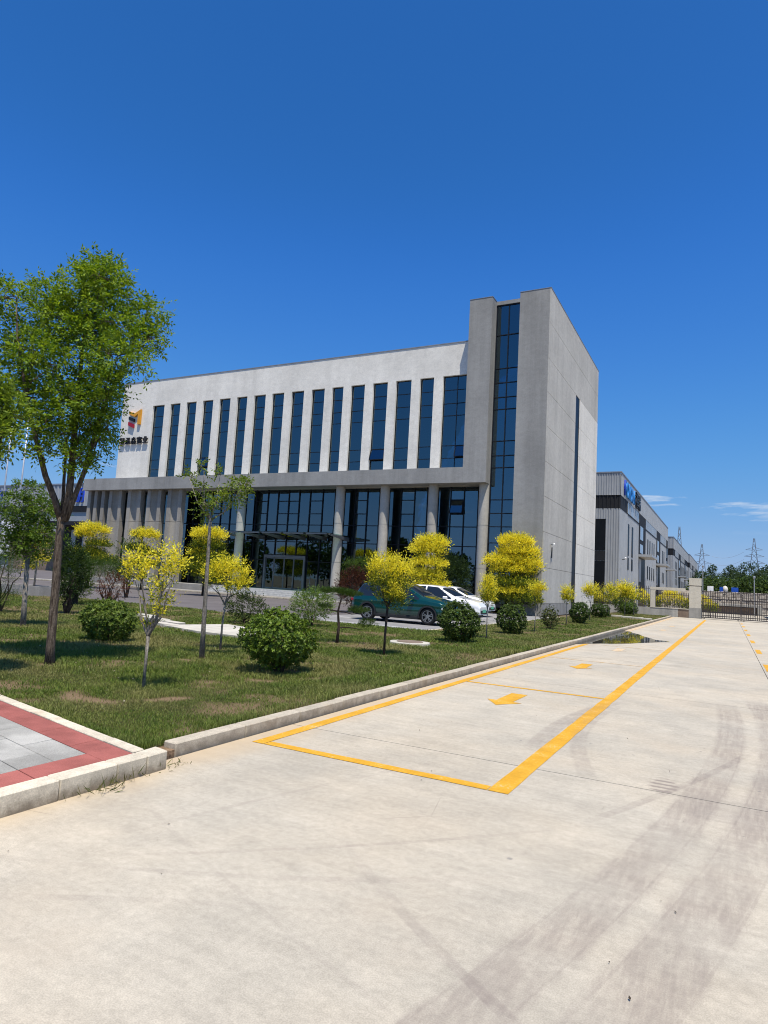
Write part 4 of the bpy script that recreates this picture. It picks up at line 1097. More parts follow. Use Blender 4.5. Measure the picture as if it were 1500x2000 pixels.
topiary('cloud pruned topiary with wide yellow cap left of the entrance canopy', (-32.3, 35.0, .0), [(.1, 4.0, 0, 1.25, .6, .95), (.1, 3.3, 0, 1.1, .45, .0), (-.5, 2.75, .1, .7, .3, .75), (.5, 2.4, 0, 1.3, .45, .0), (-.4, 1.8, 0, 1.3, .4, .0), (.3, 1.3, 0, 1.1, .4, .0)], [[(0, -.05, .10), (.03, 1.0, .09), (0, 2.0, .07)]], 93, 13, .13)
topiary('tall tiered yellow topiary standing behind the white cars', (-14.6, 33.3, .0), [(.1, 3.75, 0, .95, .5, 1.0), (-.1, 3.35, 0, .95, .4, .9), (.0, 2.65, 0, 1.0, .35, .95), (-.1, 2.0, .1, .95, .35, .8), (.15, 1.45, 0, 1.0, .35, .9), (0, 1.0, 0, .9, .35, .6)], [[(0, -.05, .09), (0, 1.0, .08), (0, 2.0, .06)]], 94, 16, .115)
topiary('largest bushy yellow topiary at the foot of the grey tower', (-12.58, 42.6, .0), [(.1, 4.55, 0, 1.15, .6, 1.0), (.3, 3.9, .1, 1.35, .55, .95), (-.85, 3.25, 0, 1.05, .5, .95), (.75, 3.15, 0, 1.15, .55, .95), (0, 2.7, .2, 1.5, .5, .7), (.1, 1.9, 0, 1.5, .4, .05), (-.2, 1.35, -.4, 1.0, .32, .85), (.4, .9, 0, 1.4, .5, .0)], [[(0, -.05, .12), (0, 1.0, .10), (0, 2.2, .08)]], 95, 15, .13)

def shrub(label, base, w, h, seed, n, ll, a, b, cat='shrub', name='shrub', stems=7, lw=.5, mat='leaf', group=None, tiers=None):
    """loose leafy shrub; tiers = [(u, v, w, ru, rv)] for pruned pads"""
    rng = np.random.default_rng(seed); t = thing(name, label, cat, base, group); m = MB()
    tiers = tiers or [(0, h * .58, 0, w / 2, h * .42)]
    for k in range(stems):
        u, v, ww, ru, rv = tiers[k % len(tiers)]
        e = loc3(u, v, ww) + rdir(rng, 1)[0] * ru * .5 * np.array([1, 1, .4])
        m.tube(wobble((rng.normal() * .03, rng.normal() * .03, -.04), e, 4, .05, rng), np.linspace(.014 + .008 * h, .005, 5), 5, False)
    m.build('stems', 'bark_dark', t, True)
    G = []; A = sum(q[3] * q[3] for q in tiers)
    for u, v, ww, ru, rv in tiers:
        k = max(8, int(n * ru * ru / A)); d = rdir(rng, k); rr = rng.uniform(.25, 1.0, k) ** .6
        P = loc3(u, v, ww) + d * rr[:, None] * np.array([ru, ru, rv])
        G.append(sprays(rng, P, d + np.array([0, 0, .5]) + .4 * rng.normal(size=(k, 3)), ll * 2.6 * rng.uniform(.6, 1.3, k), 6, ll, ll * lw, pal(rng, a, b, .2), .1, .6))
    g = [np.concatenate([o[i] for o in G]) for i in range(6)]
    foliage('foliage', *g, mat, t)
    return t
PG1, PG2 = (.030, .065, .014), (.085, .13, .028)
NEED = dict(lw=.12)
def pad_pine(label, base, trunk, pads, seed, dens):
    rng = np.random.default_rng(seed); t = thing('pine', label, 'pine', base); m = MB()
    T = [loc3(u, v, w) for u, v, w in trunk]; m.tube(T, np.linspace(.045, .018, len(T)), 7)
    TP_ = np.array(T); G = []
    for u, v, w, ru, rv in pads:
        c = loc3(u, v, w); k = np.linalg.norm(TP_ - c, axis=1).argmin()
        m.tube(wobble(TP_[k], c - np.array([0, 0, rv]), 3, .05, rng), [.02, .014, .010, .006], 5, False)
        n = int(dens * ru * ru / .1); a_ = rng.uniform(0, 2 * math.pi, n); q = np.sqrt(rng.uniform(0, 1, n)) * ru * (1 + .15 * np.sin(3 * a_ + seed))
        P = c + np.stack([np.cos(a_) * q, np.sin(a_) * q, rng.uniform(-1, 1, n) * rv * np.sqrt(np.clip(1.05 - (q / ru) ** 2, .05, 1))], -1)
        D = np.stack([np.cos(a_) * .45, np.sin(a_) * .45, np.full(n, .8)], -1) + .3 * rng.normal(size=(n, 3))
        G.append(sprays(rng, P, D, np.full(n, .05), 6, .055, .008, pal(rng, (.020, .050, .010), (.085, .14, .025), .2), .0, .55))
    m.build('trunk', 'bark_dark', t, True, smooth=True)
    foliage('needles', *[np.concatenate([g[i] for g in G]) for i in range(6)], 'leaf', t)
pad_pine('small cloud pruned pine with flat needle pads in front of the green car', (-8.77, 14.47, .08), [(0, -.05, 0), (.03, .4, 0), (-.02, .8, .05), (.06, 1.2, 0)],
         [(-.14, 1.30, 0, .38, .07), (.24, 1.24, .1, .30, .07), (-.36, .90, 0, .16, .06), (.48, .84, 0, .26, .08), (.74, .52, .05, .22, .12)], 101, 420)
shrub('pale green loose shrub on the road edge right of the steps', (-12.3, 18.6, .08), 1.45, 1.25, 102, 900, .06, (.08, .14, .025), (.19, .27, .06))
shrub('dark red leaved shrub under a clipped green top beside the columns', (-17.0, 29.6, .02), 2.0, 2.3, 103, 1000, .085, (.040, .014, .012), (.095, .035, .022))
shrub('flat topped pine clipped above the dark red shrub', (-17.1, 30.6, .02), 1.9, 2.8, 104, 700, .12, PG1, (.10, .16, .02), 'pine', 'pine', 5, .16, 'leaf', None, [(0, 2.5, 0, .85, .22), (-.75, 2.45, 0, .35, .16), (.5, 2.3, .1, .5, .2), (-.9, 1.9, 0, .3, .14)])
shrub('dark broadleaf tree between the last two round columns', (-16.8, 42.4, .08), 2.4, 3.6, 105, 1500, .12, (.012, .030, .010), (.045, .075, .025), 'tree', 'dark_tree', 6)
shrub('upright dark green shrub beside the tall tree trunk', (-23.2, 17.9, .08), 1.05, 2.2, 106, 900, .07, (.022, .050, .012), (.065, .11, .02))
shrub('wide clipped pine hedge top behind the upright shrub', (-23.4, 19.6, .08), 2.0, 1.9, 107, 900, .09, (.02, .05, .01), (.075, .13, .02), 'pine', 'pine', 6, .2, 'leaf', None, [(0, 1.55, 0, .75, .3), (.55, 1.5, .1, .5, .3), (-.45, 1.5, 0, .5, .3)])
shrub('red twigged bush with bare stems at the road edge', (-22.6, 19.2, .08), 1.3, 1.35, 108, 260, .06, (.10, .03, .02), (.16, .07, .04), 'shrub', 'shrub', 14)
shrub('low light green shrub at the foot of the tall tree trunk', (-24.2, 18.6, .08), 1.5, 1.2, 109, 600, .06, (.07, .12, .02), (.14, .2, .035))
shrub('cloud pruned pine in a planter at the left picture edge', (-19.6, 12.5, .08), 1.2, 2.1, 110, 1000, .09, PG1, (.11, .16, .03), 'pine', 'pine', 8, .14, 'leaf', None, [(-.1, 2.05, 0, .65, .16), (.25, 1.55, .1, .65, .16), (-.15, 1.15, 0, .6, .2), (.2, .45, -.1, .5, .16), (-.4, 1.6, .2, .5, .14)])
shrub('thin dark columnar shrub just right of the young tree stem', (-19.0, 14.4, .08), .8, 2.3, 111, 700, .07, (.015, .032, .008), (.05, .085, .02))
shrub('dark low shrub with bare twigs below the wide yellow cap', (-14.0, 17.2, .08), 1.2, .95, 113, 380, .07, (.02, .04, .01), (.07, .1, .02))
shrub('sparse pale stemmed plant before the fins', (-29.5, 26.0, .02), 1.6, 3.6, 114, 360, .08, (.03, .06, .015), (.08, .13, .04))
golden_tree('three tiered pale yellow tree half hidden behind the tall trunk', (-29.3, 20.3, .0), [(.0, 2.95, 0, .36, .16, .8), (.1, 2.35, 0, .32, .15, .8), (.1, 1.7, 0, .34, .15, .8), (-.3, 1.3, 0, .2, .12, .7)], [[(0, -.05, .05), (0, 1.0, .045), (0, 3.2, .03)]], 96, 18, .10, None)

# tufts of weed growing out of the kerb joint at the drive
def weeds(label, base, n, seed, hmax):
    rng = np.random.default_rng(seed); P = np.array([0, 0, 0]) + rng.normal(size=(n, 3)) * np.array([.05, .14, 0])
    P[:, 2] = -.004; d = rdir(rng, n); d[:, 2] = np.abs(d[:, 2]) * 1.1 + .25
    t = thing('weed_tuft', label, 'weed', base, 'weeds in the kerb joint')
    c = pal(rng, (.08, .11, .025), (.20, .18, .08))(n)
    foliage('blades', P, d, np.cross(unit(d), rdir(rng, n)), rng.uniform(.3, 1, n) * hmax, rng.uniform(.006, .011, n), c, 'grass_blade', t)['kind'] = 'stuff'
weeds('long weed tuft growing at the foot of the white kerb', (-4.23, 3.72, 0), 70, 201, .20)
weeds('small weed tuft at the gap between white and grey kerbs', (-4.30, 4.42, 0), 40, 202, .10)
weeds('weed tuft on the tiled footpath kerb at the left edge', (-7.4, 4.86, .15), 30, 203, .09)

# ================================================================== CARS
def interp(x, K): return np.interp(x, [k[0] for k in K], [k[1] for k in K])
def smooth_curve(K, n=400):
    xs = np.linspace(K[0][0], K[-1][0], n); y = interp(xs, K)
    w = np.hanning(23); w /= w.sum(); yp = np.pad(y, 11, mode='edge'); y = np.convolve(yp, w, 'valid')
    return lambda x: np.interp(x, xs, y)
def make_car(label, loc, paint, roof_h=1.62, L=4.7, plate=True):
    t = thing('parked_car', label, 'car', loc, 'cars parked in the court')
    h = L / 2
    zt = smooth_curve([(-h, .96), (-h + .10, 1.08), (-h + .42, roof_h - .13), (-h + .9, roof_h - .02), (-.35, roof_h), (.15, roof_h - .03), (.42, roof_h - .10), (1.14, 1.17), (1.32, 1.125), (h - .45, 1.03), (h - .14, .93), (h, .70)])
    zs = smooth_curve([(-h, .90), (-h + .2, .99), (-1.0, .99), (.6, .99), (1.2, 1.0), (h - .45, .93), (h - .1, .83), (h, .64)])
    wb = smooth_curve([(-h, .70), (-h + .15, .84), (-h + .6, .925), (0, .94), (h - .9, .935), (h - .35, .86), (h - .1, .74), (h, .58)])
    wt = smooth_curve([(-h, .55), (-h + .5, .62), (-.4, .645), (.3, .63), (1.0, .74), (1.35, .74), (h - .4, .64), (h, .46)])
    zl = smooth_curve([(-h, .42), (-h + .4, .30), (0, .26), (h - .5, .28), (h, .36)])
    xs = np.linspace(-h, h, 120)
    secs = []
    for x in xs:
        a, b, c, d, e = zl(x), zs(x), zt(x), wb(x), wt(x)
        low = [(d * .93, a), (d * .985, a + (b - a) * .18), (d, a + (b - a) * .42), (d * .985, a + (b - a) * .62), (d * .992, a + (b - a) * .80), (d * .955, b)]
        g = max(c - b, .02)
        top = [(e + (d * .93 - e) * .72, b + g * .28), (e + (d * .93 - e) * .38, b + g * .60), (e + (d * .93 - e) * .14, b + g * .82), (e * .90, b + g * .95), (e * .55, b + g * .99), (0, c)]
        half = np.array(low + top); tt = np.linspace(0, len(half) - 1, 45)
        yy = np.interp(tt, range(len(half)), half[:, 0]); zz_ = np.interp(tt, range(len(half)), half[:, 1])
        w = np.array([.25, .5, .25]);
        y2, z2 = yy.copy(), zz_.copy()
        y2[1:-1] = np.convolve(yy, w, 'valid'); z2[1:-1] = np.convolve(zz_, w, 'valid')
        secs.append(np.concatenate([np.stack([np.full(45, x), y2, z2], -1), np.stack([np.full(44, x), -y2[-2::-1], z2[-2::-1]], -1)]))
    S = np.array(secs); nx, nv = S.shape[:2]
    AX = (1.42, -1.40); WR = .365
    V = S.reshape(-1, 3); body, side_w, wind, rear = [], [], [], []
    for i in range(nx - 1):
        for j in range(nv - 1):
            f = (i * nv + j, (i + 1) * nv + j, (i + 1) * nv + j + 1, i * nv + j + 1)
            c = V[list(f)].mean(0); jj = min(j, nv - 2 - j); x = c[0]; g = zt(x) - zs(x)
            if any((x - ax) ** 2 + (c[2] - WR) ** 2 < .385 ** 2 for ax in AX) and jj < 16: continue
            if g > .22 and 21 <= jj <= 33 and -h + .35 < x < .98 and c[2] < zt(x) - .05 and abs(x + .42) > .045 and c[2] < 1.02 + (1.05 - x) * .62: side_w.append(f); continue
            if jj >= 33 and .40 < x < 1.14: wind.append(f); continue
            if jj >= 33 and -h + .10 < x < -h + .40: rear.append(f); continue
            body.append(f)
    def sub(name, F, mat, parent, off=0.0):
        F = np.array(F); idx, inv = np.unique(F.ravel(), return_inverse=True)
        me = np_mesh(name, V[idx], inv.reshape(F.shape), None, True); me.flip_normals()
        return link(name, me, mat, parent, True)
    bd = sub('body', body, paint, t)
    for sy_ in (-1, 1):
        for fr_ in (-1, 1):
            q_ = [f for f in side_w if V[list(f)].mean(0)[1] * sy_ > 0 and (V[list(f)].mean(0)[0] + .42) * fr_ > 0]
            if q_: sub('side_window', q_, 'car_glass', t)
    sub('windscreen', wind, 'car_glass', t); sub('rear_window', rear, 'car_glass', t)
    # nose and tail closing, underside
    for xi, nm in ((0, 'tail_panel'), (nx - 1, 'nose_panel')):
        P = S[xi]; MB().add(P.tolist(), [tuple(range(nv)) if xi == 0 else tuple(range(nv - 1, -1, -1))]).build(nm, paint, t, True)
    MB().box(-h + .25, h - .3, -.78, .78, .20, .50).build('underbody', 'plastic_black', t, True)
    for s in (-1, 1):
        MB().box(-.98, 1.0, s * .90 - .03, s * .90 + .03, .22, .34).build('sill', 'plastic_black', t, True, bevel=.01)
        # mirror
        MB().box(.62, .82, s * 1.03 - .11, s * 1.03 + .09, 1.0, 1.15).build('mirror', paint, t, True, bevel=.035)
        for x in (-.72, .22): MB().box(x, x + .18, s * .942 - .012, s * .942 + .012, .84, .87).build('door_handle', paint, t, True, bevel=.005)
        # lamps
        yv = s * .60
        MB().add([(h - .30, s * .86, .74), (h - .30, s * .86, .66), (h - .055, s * .52, .62), (h - .055, s * .52, .70)], [(0, 1, 2, 3) if s > 0 else (3, 2, 1, 0)]).build('headlight', 'lamp_glass', t, True)
        MB().box(-h - .005, -h + .12, yv - .18, yv + .18, .80, .90).build('tail_light', 'logo_red', t, True, bevel=.01)
        for ax in AX:
            m = MB(); R1, R2 = .365, .435; n = 22; y0 = s * float(wb(ax)) * 1.002; V2 = []
            for k in range(n + 1):
                a = math.pi * (-.08 + 1.16 * k / n)
                for R, yy in ((R1, y0 - s * .05), (R1, y0 + s * .012), (R2, y0 + s * .008)): V2.append((ax + R * math.cos(a), yy, WR + R * math.sin(a)))
            F2_ = []
            for k in range(n):
                for q in range(2): F2_.append((k * 3 + q, k * 3 + q + 1, k * 3 + 4 + q, k * 3 + 3 + q))
            m.add(V2, F2_).build('arch_trim', 'plastic_black', t, True)
    MB().box(h - .09, h + .012, -.50, .50, .40, .56).build('grille', 'plastic_black', t, True, bevel=.01)
    if plate: MB().box(h + .013, h + .025, -.24, .24, .46, .60).build('number_plate', 'plate_green', t, True)
    for ax in AX:
        for s in (-1, 1):
            wh = MB(); yc = s * .80; n = 40; prof = [(.235, -.10), (.30, -.115), (.345, -.09), (.355, -.05), (.355, .05), (.345, .09), (.30, .115), (.235, .10)]
            Vw = [(ax + r * math.cos(2 * math.pi * k / n), yc + y, WR + r * math.sin(2 * math.pi * k / n)) for k in range(n) for r, y in prof]
            q = len(prof); Fw = [(k * q + i, k * q + (i + 1) % q, ((k + 1) % n) * q + (i + 1) % q, ((k + 1) % n) * q + i) for k in range(n) for i in range(q)]
            w = wh.add(Vw, Fw).build('wheel', 'tyre', t, True, smooth=True)
            disc_tube_y(MB(), ax, 0, WR, .234, min(yc + s * .02, yc + s * .05), max(yc + s * .02, yc + s * .05), 32).build('brake_disc', 'rim_dark', w, True)
            m = MB()
            for k in range(5):
                for da in (-.16, .16):
                    a = 2 * math.pi * k / 5 + .3
                    p0 = (ax + .05 * math.cos(a + da * 2), yc + s * .085, WR + .05 * math.sin(a + da * 2)); p1 = (ax + .232 * math.cos(a + da), yc + s * .095, WR + .232 * math.sin(a + da))
                    m.bar(p0, p1, .034, .03)
            nn = 36
            Vr = [(ax + r * math.cos(2 * math.pi * k / nn), yc + s * yy, WR + r * math.sin(2 * math.pi * k / nn)) for k in range(nn) for r, yy in ((.222, .09), (.222, .112), (.242, .112), (.242, .09))]
            m.add(Vr, [(k * 4 + i, k * 4 + (i + 1) % 4, ((k + 1) % nn) * 4 + (i + 1) % 4, ((k + 1) % nn) * 4 + i) for k in range(nn) for i in range(4)])
            disc_tube_y(m, ax, 0, WR, .06, min(yc + s * .07, yc + s * .11), max(yc + s * .07, yc + s * .11), 16)
            m.build('rim', 'rim', w, True)
    return t
make_car('dark green metallic SUV behind the oval yellow tree', (-12.30, 25.85, .02), 'paint_green', 1.70, 4.6)
make_car('white SUV parked directly behind the green car', (-12.75, 30.6, .02), 'paint_white', 1.66, 4.7)
make_car('white SUV parked farthest back, its bonnet nearest the tower', (-14.35, 36.6, .02), 'paint_white', 1.66, 4.75)

# ================================================================== SMALL THINGS ON THE LAWN
patch = thing('paving_patch', 'flat pale concrete paving lying in the lawn behind the big bush', 'paving', (-12.0, 14.2, .1))
MB().prism([(-13.9, 13.6), (-12.2, 13.1), (-10.6, 13.05), (-10.9, 14.0), (-12.0, 15.2), (-13.3, 15.6)], .06, .165).build('slab', 'slab_pale', patch, bevel=.008)
for k, (x, yy, l) in enumerate(((-17.3, 15.7, .9), (-16.3, 15.0, 1.2), (-15.2, 14.5, 1.2), (-14.6, 13.85, 1.0))):
    o = MB().prism([(x, yy), (x + l, yy - .28), (x + l + .05, yy + .02), (x + .05, yy + .30)], .06, .19).build('stepping_stone', 'slab_pale', bevel=.01)
    tag(o, ('farthest pale stepping stone of the four left of the paving', 'second farthest pale stepping stone left of the paving', 'third pale stepping stone towards the paving', 'nearest pale stepping stone touching the paving')[k], 'stone', 'stepping stones in the lawn')
mh = thing('manhole', 'round dark manhole cover in a pale concrete ring on the lawn', 'manhole', (-7.45, 16.0, .1))
disc = MB(); n = 28
V = [(-7.45 + r * math.cos(2 * math.pi * k / n) * (1 + .05 * math.sin(5 * k)), 16.0 + r * math.sin(2 * math.pi * k / n), z) for r, z in ((.56, .05), (.54, .155), (.36, .16), (.36, .05)) for k in range(n)]
disc.add(V, [(i * n + k, i * n + (k + 1) % n, (i + 1) * n + (k + 1) % n, (i + 1) * n + k) for i in range(3) for k in range(n)]).build('ring', 'slab_pale', mh)
MB().prism([(-7.45 + .355 * math.cos(2 * math.pi * k / n), 16 + .355 * math.sin(2 * math.pi * k / n)) for k in range(n)], .05, .175).build('cover', 'brown_wall', mh, bevel=.012)
for k, (x, yy) in enumerate(((-7.3, 51.6), (-6.5, 50.9), (-5.7, 50.4), (-5.05, 49.6))):
    o = MB().box(x - .36, x + .36, yy - .25, yy + .25, .06, .20).build('paving_stone', 'slab_pale', bevel=.01)
    tag(o, ('pale flat stone in the lawn farthest from the drive kerb', 'second pale flat stone from the low bush in the lawn', 'third pale flat stone in the lawn towards the kerb', 'pale flat stone in the lawn closest to the kerb')[k], 'stone', 'flat stones across the narrow lawn')
cc = thing('security_camera', 'small white security camera on the grey tower side wall', 'camera', (-11, 46.1, 4.9))
MB().box(-10.985, -10.80, 46.06, 46.14, 4.90, 4.95).build('bracket', 'alu', cc)
MB().tube([(-10.80, 46.25, 4.97), (-10.74, 45.85, 4.90)], .065, 10).build('housing', 'white_paint', cc)
MB().box(-10.985, -10.93, 46.3, 46.36, 4.0, 4.75).build('cable_duct', 'plastic_black', cc)
pl = thing('planter', 'low grey concrete planter box at the left end of the lawn', 'planter', (-30, 20.2, 0))
MB().box(-34, -28.6, 20.0, 20.15, 0, .55).box(-34, -28.6, 21.0, 21.15, 0, .55).box(-28.6, -28.45, 20.0, 21.15, 0, .55).build('wall', 'stone_base', pl)
MB().box(-33.95, -28.62, 20.16, 20.99, .1, .48).build('soil', 'mulch', pl)
# dry leaves and grit lying about on the drive
dr = np.random.default_rng(77); nl = 46
P = np.stack([dr.uniform(-3.9, .6, nl), dr.uniform(2.4, 9.5, nl), np.full(nl, .006)], -1); A = rdir(dr, nl); A[:, 2] = np.abs(A[:, 2]) * .2
V, F = leaves_geo(P, A, np.cross(unit(A), np.array([0, 0, 1.0])), dr.uniform(.008, .024, nl), dr.uniform(.006, .012, nl))
tag(link('fallen_leaves', np_mesh('fallen_leaves', V, F, np.repeat(pal(dr, (.03, .025, .02), (.10, .07, .05))(nl), 4, 0)), 'leaf'), 'tiny dry leaf bits scattered over the concrete drive', 'litter', kind='stuff')

nl = 260
lx = dr.uniform(-14, -4.8, nl); ly = front_y(lx) + dr.uniform(.1, 1, nl) ** 1.5 * 12
P = np.stack([lx, ly, lawn_z(lx, ly) + dr.uniform(.015, .05, nl)], -1); A = rdir(dr, nl); A[:, 2] *= .5
V, F = leaves_geo(P, A, rdir(dr, nl), dr.uniform(.015, .045, nl), dr.uniform(.008, .022, nl))
tag(link('dry_leaves', np_mesh('dry_leaves', V, F, np.repeat(pal(dr, (.32, .26, .17), (.62, .56, .44))(nl), 4, 0)), 'leaf'), 'pale dry leaves and scraps scattered over the lawn', 'litter', kind='stuff')

# ================================================================== WAREHOUSES BEYOND
def ribbed(x0, x1, y0, y1, z0, z1, pitch, depth, name, mat, parent):
    """trapezoidal sheet cladding along a wall line from (x0,y0) to (x1,y1)"""
    a, b = Vector((x0, y0, 0)), Vector((x1, y1, 0)); d = b - a; L = d.length; d.normalize(); nrm = Vector((d.y, -d.x, 0))
    V = []; n = max(1, int(L / pitch))
    for k in range(n):
        for t, o in ((0, 0), (.5, 0), (.6, 1), (.9, 1)):
            p = a + d * ((k + t) * L / n) + nrm * (depth * o); V += [(p.x, p.y, z0), (p.x, p.y, z1)]
    V += [(b.x, b.y, z0), (b.x, b.y, z1)]
    return MB().add(V, [(2 * i, 2 * i + 2, 2 * i + 3, 2 * i + 1) for i in range(len(V) // 2 - 1)]).build(name, mat, parent)
def warehouse(label, ys, ye, xr, H, sign=False, detail=True, name='warehouse'):
    t = thing(name, label, 'building', (xr, ys, 0)); k = H / 15.1
    xl = xr - 46
    MB().box(xl, xr - .06, ys + .06, ye, 0, H - .05).build('core', 'metal_dark', t)
    z1, z2 = 11.12 * k, 12.6 * k
    ribbed(xl, ys * 0 + xr, ys, ys, 0, z1, .27, .05, 'front_cladding', 'metal_grey', t)
    ribbed(xl, xr, ys - .05, ys - .05, z2, H, .27, .05, 'front_fascia', 'metal_grey', t)
    ribbed(xl, xr, ys + .01, ys + .01, z1 + .01, z2 - .01, .42, .05, 'front_band', 'metal_dark', t)
    ribbed(xr + .05, xr + .05, ys - .05, ye, z2, H, .42, .05, 'side_fascia', 'metal_grey', t)
    MB().box(xr + .0, xr + .14, ys - .14, ye + .05, H, H + .12).box(xl, xr, ys - .14, ys + .1, H, H + .12).build('roof_trim', 'coping', t)
    ribbed(xr, xr, ys, ye, 0, z1, .42, .04, 'side_cladding', 'metal_grey', t)
    box('side_band', 'metal_dark', (xr - .05, xr + .04, ys, ys + 5.6, z1 + .01, z2 - .01), t)
    bays = [(17.0, 24.5), (41.0, 47.5), (60.0, 63.0)] if ye - ys > 60 else [(17.0, 24.5), (41.0, 46.5)]
    yb = ys + 5.75
    for a, b in bays:
        a += ys; b = min(b + ys, ye - .1)
        m = box('clerestory', 'window_pale', (xr - .04, xr + .06, yb, a - .3, z1 + .15, z2 - .02), t)
        nmull = int((a - .3 - yb) / 1.1)
        mm = MB()
        for q in range(nmull + 1): yy = yb + (a - .36 - yb) * q / max(1, nmull); mm.box(xr + .061, xr + .09, yy, yy + .05, z1 + .15, z2 - .02)
        mm.build('mullion', 'metal_grey', m)
        MB().box(xr - .03, xr + .07, yb, a - .3, z1 - .02, z1 + .14).build('sill', 'metal_dark', t)
        MB().box(xr - .04, xr + .10, a, b, 7.2 * k, z2 - .02).build('door_bay', 'metal_dark', t)
        for z0, zt_ in ((7.4 * k, 8.6 * k), (9.2 * k, 11.0 * k)):
            MB().box(xr + .10, xr + .13, a + (b - a) * .12, b - (b - a) * .45, z0, zt_).build('bay_window', 'window_pale', t)
        MB().box(xr + .0, xr + 1.7, a - .3, b + .3, 6.85 * k, 7.15 * k).build('door_canopy', 'metal_grey', t)
        MB().box(xr - .04, xr + .05, a + .5, b - .2, 0, 6.84 * k).build('door_opening', 'window_dark', t)
        MB().box(xr + .05, xr + .09, a + .5, a + 2.6, 3.6 * k, 6.6 * k).build('door_leaf', 'metal_grey', t)
        yb = b + .2
    def slit(y0, y1, a, b): MB().box(xr - .02, xr + .075, ys + y0, ys + y1, a * k, b * k).build('slit_window', 'window_dark', t)
    for y0 in (6.3, 9.9):
        slit(y0, y0 + 1.0, 6.35, 10.05); slit(y0, y0 + 1.0, 4.7, 6.1)
        MB().box(xr - .02, xr + .05, ys + y0 + .05, ys + y0 + .95, 0.2, 4.6 * k).build('slit_panel', 'metal_grey', t)
    for y0 in (27.6, 30.5, 33.6, 36.6, 52.0, 55.0): slit(y0, y0 + .9, 7.6, 10.0); slit(y0, y0 + .9, 4.2, 6.1)
    # tall window at the front corner
    MB().box(xr - 2.6, xr - 1.5, ys - .075, ys - .0, 6.45 * k, 9.95 * k).box(xr - 2.6, xr - 1.5, ys - .075, ys - .0, .4, 5.3 * k).build('front_window', 'window_dark', t)
    MB().box(xr - 2.6, xr - 1.5, ys - .07, ys, 5.35 * k, 6.4 * k).build('spandrel', 'metal_dark', t)
    return t
warehouse('near grey ribbed metal warehouse with blue letters, right behind the tower', 75.2, 138.5, -10.5, 15.1)
warehouse('second grey metal warehouse in the row along the drive', 153.5, 212.0, -10.5, 14.7)
warehouse('third and farthest grey metal warehouse in the row', 220.5, 280.0, -10.5, 15.2)
wsg = thing('warehouse_sign', 'blue latin letters followed by two black characters high on the warehouse side', 'sign', (-10.3, 80, 12.8))
SIDE = Matrix.Rotation(rad(90), 4, 'Z') @ Matrix.Rotation(rad(90), 4, 'X')
for k_, ch in enumerate('FOROLI'):
    text_part(ch, 2.5, .08, 'sign_blue' if k_ else 'sign_deepblue', wsg, Matrix.Translation((-10.28, 77.4 + 1.66 * k_ - (.25 if k_ == 5 else 0), 12.85)) @ SIDE, .92)
for k_, ch in enumerate('福瑞'):
    text_part(ch, 2.1, .08, 'logo_black', wsg, Matrix.Translation((-10.28, 88.0 + 2.6 * k_, 12.95)) @ SIDE, 1.15)
wc = thing('security_camera', 'white security camera on the warehouse corner wall', 'camera', (-10.3, 76, 5.3))
MB().tube([(-10.25, 75.6, 5.55), (-9.85, 75.4, 5.62)], .05, 8).build('arm', 'alu', wc); MB().tube([(-9.9, 75.6, 5.7), (-9.8, 75.1, 5.6)], .11, 8).build('housing', 'white_paint', wc)

# left hand workshop far behind the flag poles
lw_ = thing('workshop', 'pale workshop with long grey fascia at the far left', 'building', (-130, 90, 0))
ribbed(-260, -112, 90.0, 90.0, 13.6, 18.05, 1.2, .12, 'fascia', 'metal_grey', lw_)
MB().box(-260, -112, 90.14, 140, 0, 18.0).build('core', 'metal_grey', lw_)
MB().box(-260, -111.9, 89.8, 90.4, 18.06, 18.35).build('roof_trim', 'coping', lw_)
MB().box(-260, -112, 89.9, 90.13, 12.4, 13.55).build('band', 'metal_dark', lw_)
MB().box(-124, -112, 86.5, 90.1, 9.3, 10.1).build('door_canopy', 'metal_dark', lw_)
MB().box(-123, -112.5, 89.95, 90.12, 0, 9.2).build('door_opening', 'window_dark', lw_)
for x in (-119.5, -116.0): MB().box(x, x + 1.4, 89.7, 89.94, 0, 8.6).build('door_post', 'metal_grey', lw_)
MB().box(-160, -139, 89.5, 90.1, 3.0, 10.5).build('white_panel', 'sheet_white', lw_)
MB().box(-139, -124, 89.6, 90.1, 0, 8.0).build('shutter', 'brown_wall', lw_)
lsg = thing('workshop_sign', 'blue character sign on the fascia of the far left workshop', 'sign', (-118, 89.8, 15))
for k_, ch in enumerate('朋工'): text_part(ch, 3.4, .1, 'sign_deepblue', lsg, on_front(-118.3 - 26 * k_, 89.75, 14.6))
for k_, (x, yy, hh) in enumerate(((-97.6, 61.0, 24), (-92.9, 60.5, 23.5), (-100.5, 61.5, 24))):
    fp = thing('flag_pole', ('bare steel flag pole, middle of the three at the left edge', 'bare steel flag pole nearest the office building', 'bare steel flag pole farthest left at the picture edge')[k_], 'flag pole', (x, yy, 0), 'flag poles at the far left')
    MB().tube([(x, yy, 0), (x, yy, hh)], [.17, .08], 10).build('mast', 'steel_pole', fp, smooth=True)
    MB().tube([(x, yy, hh), (x, yy, hh + .12), (x, yy, hh + .25)], [.05, .14, .04], 8).build('finial', 'steel_pole', fp)
    MB().box(x - .5, x + .5, yy - .5, yy + .5, -.02, .3).build('base', 'stone_base', fp)

